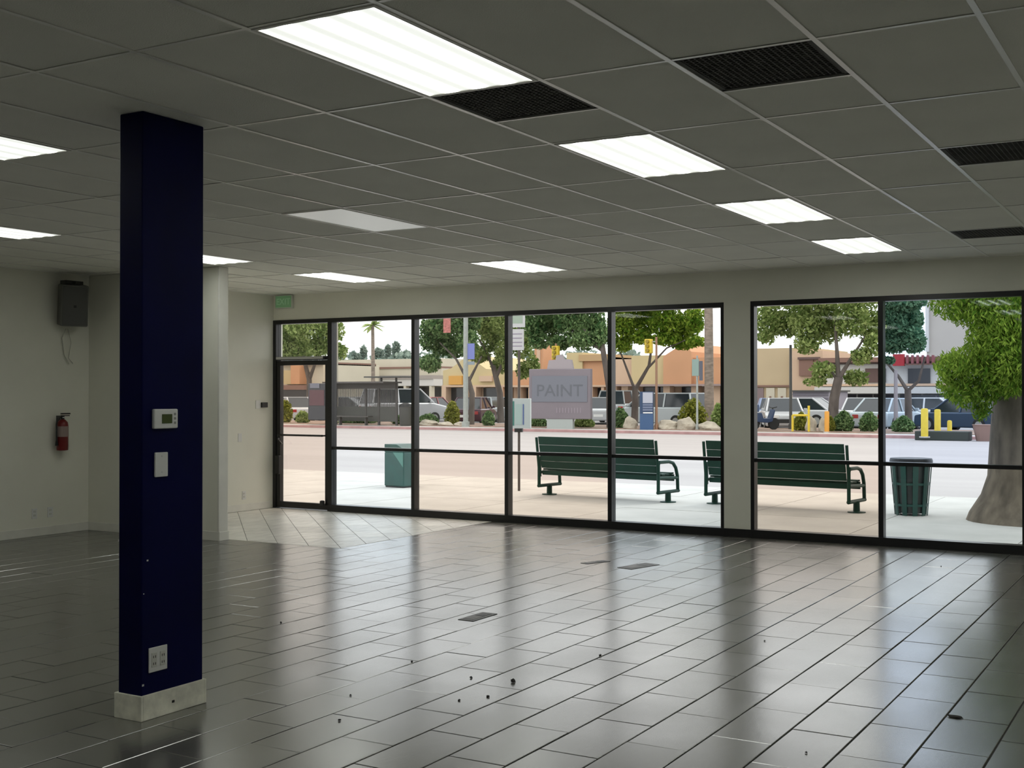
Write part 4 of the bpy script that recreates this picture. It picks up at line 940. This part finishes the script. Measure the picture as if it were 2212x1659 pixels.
# yellow/peach centre left
Y = 82; t = bld('yellow stucco shop building with dark arcade openings', Y, 955, 1100)
x0, x1, xm = ax(957, Y), ax(1092, Y), ax(1010, Y); zb, ze, zp = az(1020, 832, Y), az(1020, 800, Y), az(1020, 768, Y)
MB().prism([(x0, zb), (x1, zb), (x1, ze), (ax(1050, Y), ze+.1), (xm, zp), (ax(975, Y), ze+.2), (x0, ze)], Y, Y+9, 'y').build('gable_wall', YELS, t)
blk(t, 'base_wall', Y, 957, 1092, 832, 0, PEACH, 8, .8, True); blk(t, 'trim', Y, 957, 1092, 832, 836, PEACH, 1, -.2); blk(t, 'orange_panel', Y, 972, 1000, 812, 831, mat('amber_panel', (.80, .42, .10), .8), .3, -.2)
blk(t, 'sign_panel', Y, 1038, 1066, 812, 824, PEACH, .3, -.25)
for a, b in ((962, 1000), (1036, 1075)): blk(t, 'arcade_shade', Y, a, b, 838, 880, SHADOWG, .3, .6)  # dark slabs before the wall paint the shade of the arcade recesses
for a in (957, 1004, 1022, 1080): blk(t, 'pier', Y, a, a+9, 836, 0, PEACH, .8, -.2, True)
# orange centre
Y = 80; t = bld('orange stucco shopping building behind the purple grey sign', Y, 1092, 1325)
blk(t, 'wall', Y, 1092, 1228, 802, 832, ORG, 9, 0); blk(t, 'yellow_wall', Y, 1228, 1262, 762, 832, YELS, 9, -.3); blk(t, 'upper_wall', Y, 1262, 1325, 772, 832, ORG, 9, -.1)
blk(t, 'roof_band', Y, 1255, 1325, 766, 780, mat('ochre_band', (.62, .42, .22), .9), 9.2, -.4); blk(t, 'tower', Y, 1163, 1182, 738, 832, ORG, 2, -.6); blk(t, 'tower_stripe', Y, 1169, 1176, 738, 832, PEACH, .2, -.7)
blk(t, 'trim', Y, 1092, 1325, 832, 836, PEACH, 1, -.3); blk(t, 'base_wall', Y, 1092, 1325, 836, 0, PEACH, 8, 1.0, True)
for a, b in ((1108, 1120), (1128, 1142), (1282, 1300), (1306, 1322)): blk(t, 'arcade_shade', Y, a, b, 838, 862, SHADOWG, .3, .7)  # recess shade again put in as dark slabs
for a in (1096, 1121, 1144, 1277, 1301): blk(t, 'pier', Y, a, a+6, 836, 0, PEACH, .8, -.2, True)
# orange right of centre
Y = 78; t = bld('long orange and yellow stucco building behind the forked trunk tree', Y, 1325, 1625)
blk(t, 'wall', Y, 1325, 1368, 776, 830, PEACH, 9, 0); blk(t, 'yellow_wall', Y, 1368, 1445, 768, 830, YELS, 9, -.3)
x0, x1 = ax(1440, Y), ax(1500, Y); zb, z1_, z2_ = az(1470, 830, Y), az(1470, 770, Y), az(1470, 742, Y)
MB().prism([(x0, zb), (x1, zb), (x1, z1_+.3), ((x0+x1)/2+.5, z2_), (x0, z1_)], Y-.6, Y+8, 'y').build('gable_wall', ORG, t)
blk(t, 'orange_wall', Y, 1500, 1625, 772, 830, ORG, 9, -.2); blk(t, 'canopy', Y, 1325, 1625, 830, 834, mat('mauve_canopy', (.42, .32, .30), .8), 2, -1.2)
blk(t, 'base_wall', Y, 1325, 1625, 834, 0, PEACH, 7, 1.2, True)
for a, b in ((1378, 1412), (1416, 1440), (1462, 1498), (1512, 1524), (1570, 1600)): blk(t, 'arcade_shade', Y, a, b, 836, 868, SHADOWG, .3, .9)  # dark slabs stand for shade under the arcade
for a in (1326, 1350, 1440, 1500, 1548): blk(t, 'pier', Y, a, a+14, 834, 0, PEACH, .8, -.6, True)
# tan building
Y = 76; t = bld('plain tan stucco building with two pale doors', Y, 1615, 1755)
blk(t, 'wall', Y, 1615, 1752, 752, 0, TAN, 9, 0, True); blk(t, 'trim', Y, 1615, 1712, 832, 836, BRN, .3, -.15)
blk(t, 'right_wall', Y, 1712, 1781, 758, 0, PEACH, 8, -.4, True); blk(t, 'brown_recess', Y, 1732, 1762, 774, 812, BRN, .3, -.6); blk(t, 'recess_head', Y, 1730, 1776, 772, 777, DBR, .3, -.7)
for a in (1656, 1681): d_ = blk(t, 'door', Y, a, a+18, 838, 885, CREAM, .2, -.1); blk(d_, 'door_window', Y, a+7, a+11, 856, 864, BRN, .1, -.15)
blk(t, 'dark_opening', Y, 1632, 1650, 838, 885, mat('mauve_opening', (.30, .22, .22), .8), .2, -.1)
t = bld('low lilac grey shed left of the forked tree', 66, 1712, 1792); blk(t, 'wall', 66, 1712, 1790, 846, 0, mat('lilac_siding', (.40, .37, .42), .8), 4, 0, True)
for k in range(4): blk(t, 'siding_board', 66, 1712, 1790, 851+k*8, 853+k*8, mat('lilac_dark', (.30, .28, .33), .8), .1, -.08)
blk(t, 'roof', 66, 1708, 1794, 843, 846, DARKG, 4.4, -.2)
# white / brown restaurant
Y = 74; t = bld('white and brown building with dark windows and a red sign', Y, 1774, 2045)
blk(t, 'wall', Y, 1774, 2060, 786, 0, WHT, 9, 0, True); blk(t, 'roof_slab', Y, 1774, 2060, 772, 782, BRN, 10, -.6); blk(t, 'brown_band', Y, 1774, 2060, 782, 785, DBR, 10, -.4)
blk(t, 'upper_window', Y, 1870, 1900, 796, 826, DBR, .3, -.1); blk(t, 'upper_window', Y, 1962, 2010, 796, 828, SHADOWG, .3, -.1); blk(t, 'upper_window', Y, 1905, 1914, 796, 826, SHADOWG, .3, -.1)
blk(t, 'brown_sill', Y, 1774, 2060, 829, 834, PEACH, .5, -.3); blk(t, 'white_canopy', Y, 1774, 2060, 836, 850, WHT, 2, -1.5)
for a, b in ((1806, 1850), (1854, 1885), (1888, 1932), (1945, 1990), (1995, 2050)): blk(t, 'shop_window', Y, a, b, 852, 885, SHADOWG, .3, -.1)
blk(t, 'red_sign', Y, 1937, 1961, 766, 791, mat('sign_red', (.50, .02, .03), .5), .3, -1.0)
# red letters run: unreadable, built as plain letter-sized blocks on the sign rail
for k in range(6): blk(t, 'sign_letter', Y, 1965+k*11, 1970+k*11, 768, 786, mat('letter_maroon', (.32, .09, .10), .6), .2, -1.0)
blk(t, 'sign_rail', Y, 1960, 2035, 786, 789, BRN, .2, -.9)
# tall beige block
Y = 110; t = bld('tall plain beige block rising behind the near tree foliage', Y, 2002, 2140)
blk(t, 'wall', Y, 2002, 2160, 560, 0, BEIGE, 20, 0, True); blk(t, 'corner_strip', Y, 2001, 2008, 560, 760, WHT, .5, -.3); blk(t, 'roof_cap', Y, 1998, 2164, 556, 562, WHT, 20.6, -.3)
# distant tree line
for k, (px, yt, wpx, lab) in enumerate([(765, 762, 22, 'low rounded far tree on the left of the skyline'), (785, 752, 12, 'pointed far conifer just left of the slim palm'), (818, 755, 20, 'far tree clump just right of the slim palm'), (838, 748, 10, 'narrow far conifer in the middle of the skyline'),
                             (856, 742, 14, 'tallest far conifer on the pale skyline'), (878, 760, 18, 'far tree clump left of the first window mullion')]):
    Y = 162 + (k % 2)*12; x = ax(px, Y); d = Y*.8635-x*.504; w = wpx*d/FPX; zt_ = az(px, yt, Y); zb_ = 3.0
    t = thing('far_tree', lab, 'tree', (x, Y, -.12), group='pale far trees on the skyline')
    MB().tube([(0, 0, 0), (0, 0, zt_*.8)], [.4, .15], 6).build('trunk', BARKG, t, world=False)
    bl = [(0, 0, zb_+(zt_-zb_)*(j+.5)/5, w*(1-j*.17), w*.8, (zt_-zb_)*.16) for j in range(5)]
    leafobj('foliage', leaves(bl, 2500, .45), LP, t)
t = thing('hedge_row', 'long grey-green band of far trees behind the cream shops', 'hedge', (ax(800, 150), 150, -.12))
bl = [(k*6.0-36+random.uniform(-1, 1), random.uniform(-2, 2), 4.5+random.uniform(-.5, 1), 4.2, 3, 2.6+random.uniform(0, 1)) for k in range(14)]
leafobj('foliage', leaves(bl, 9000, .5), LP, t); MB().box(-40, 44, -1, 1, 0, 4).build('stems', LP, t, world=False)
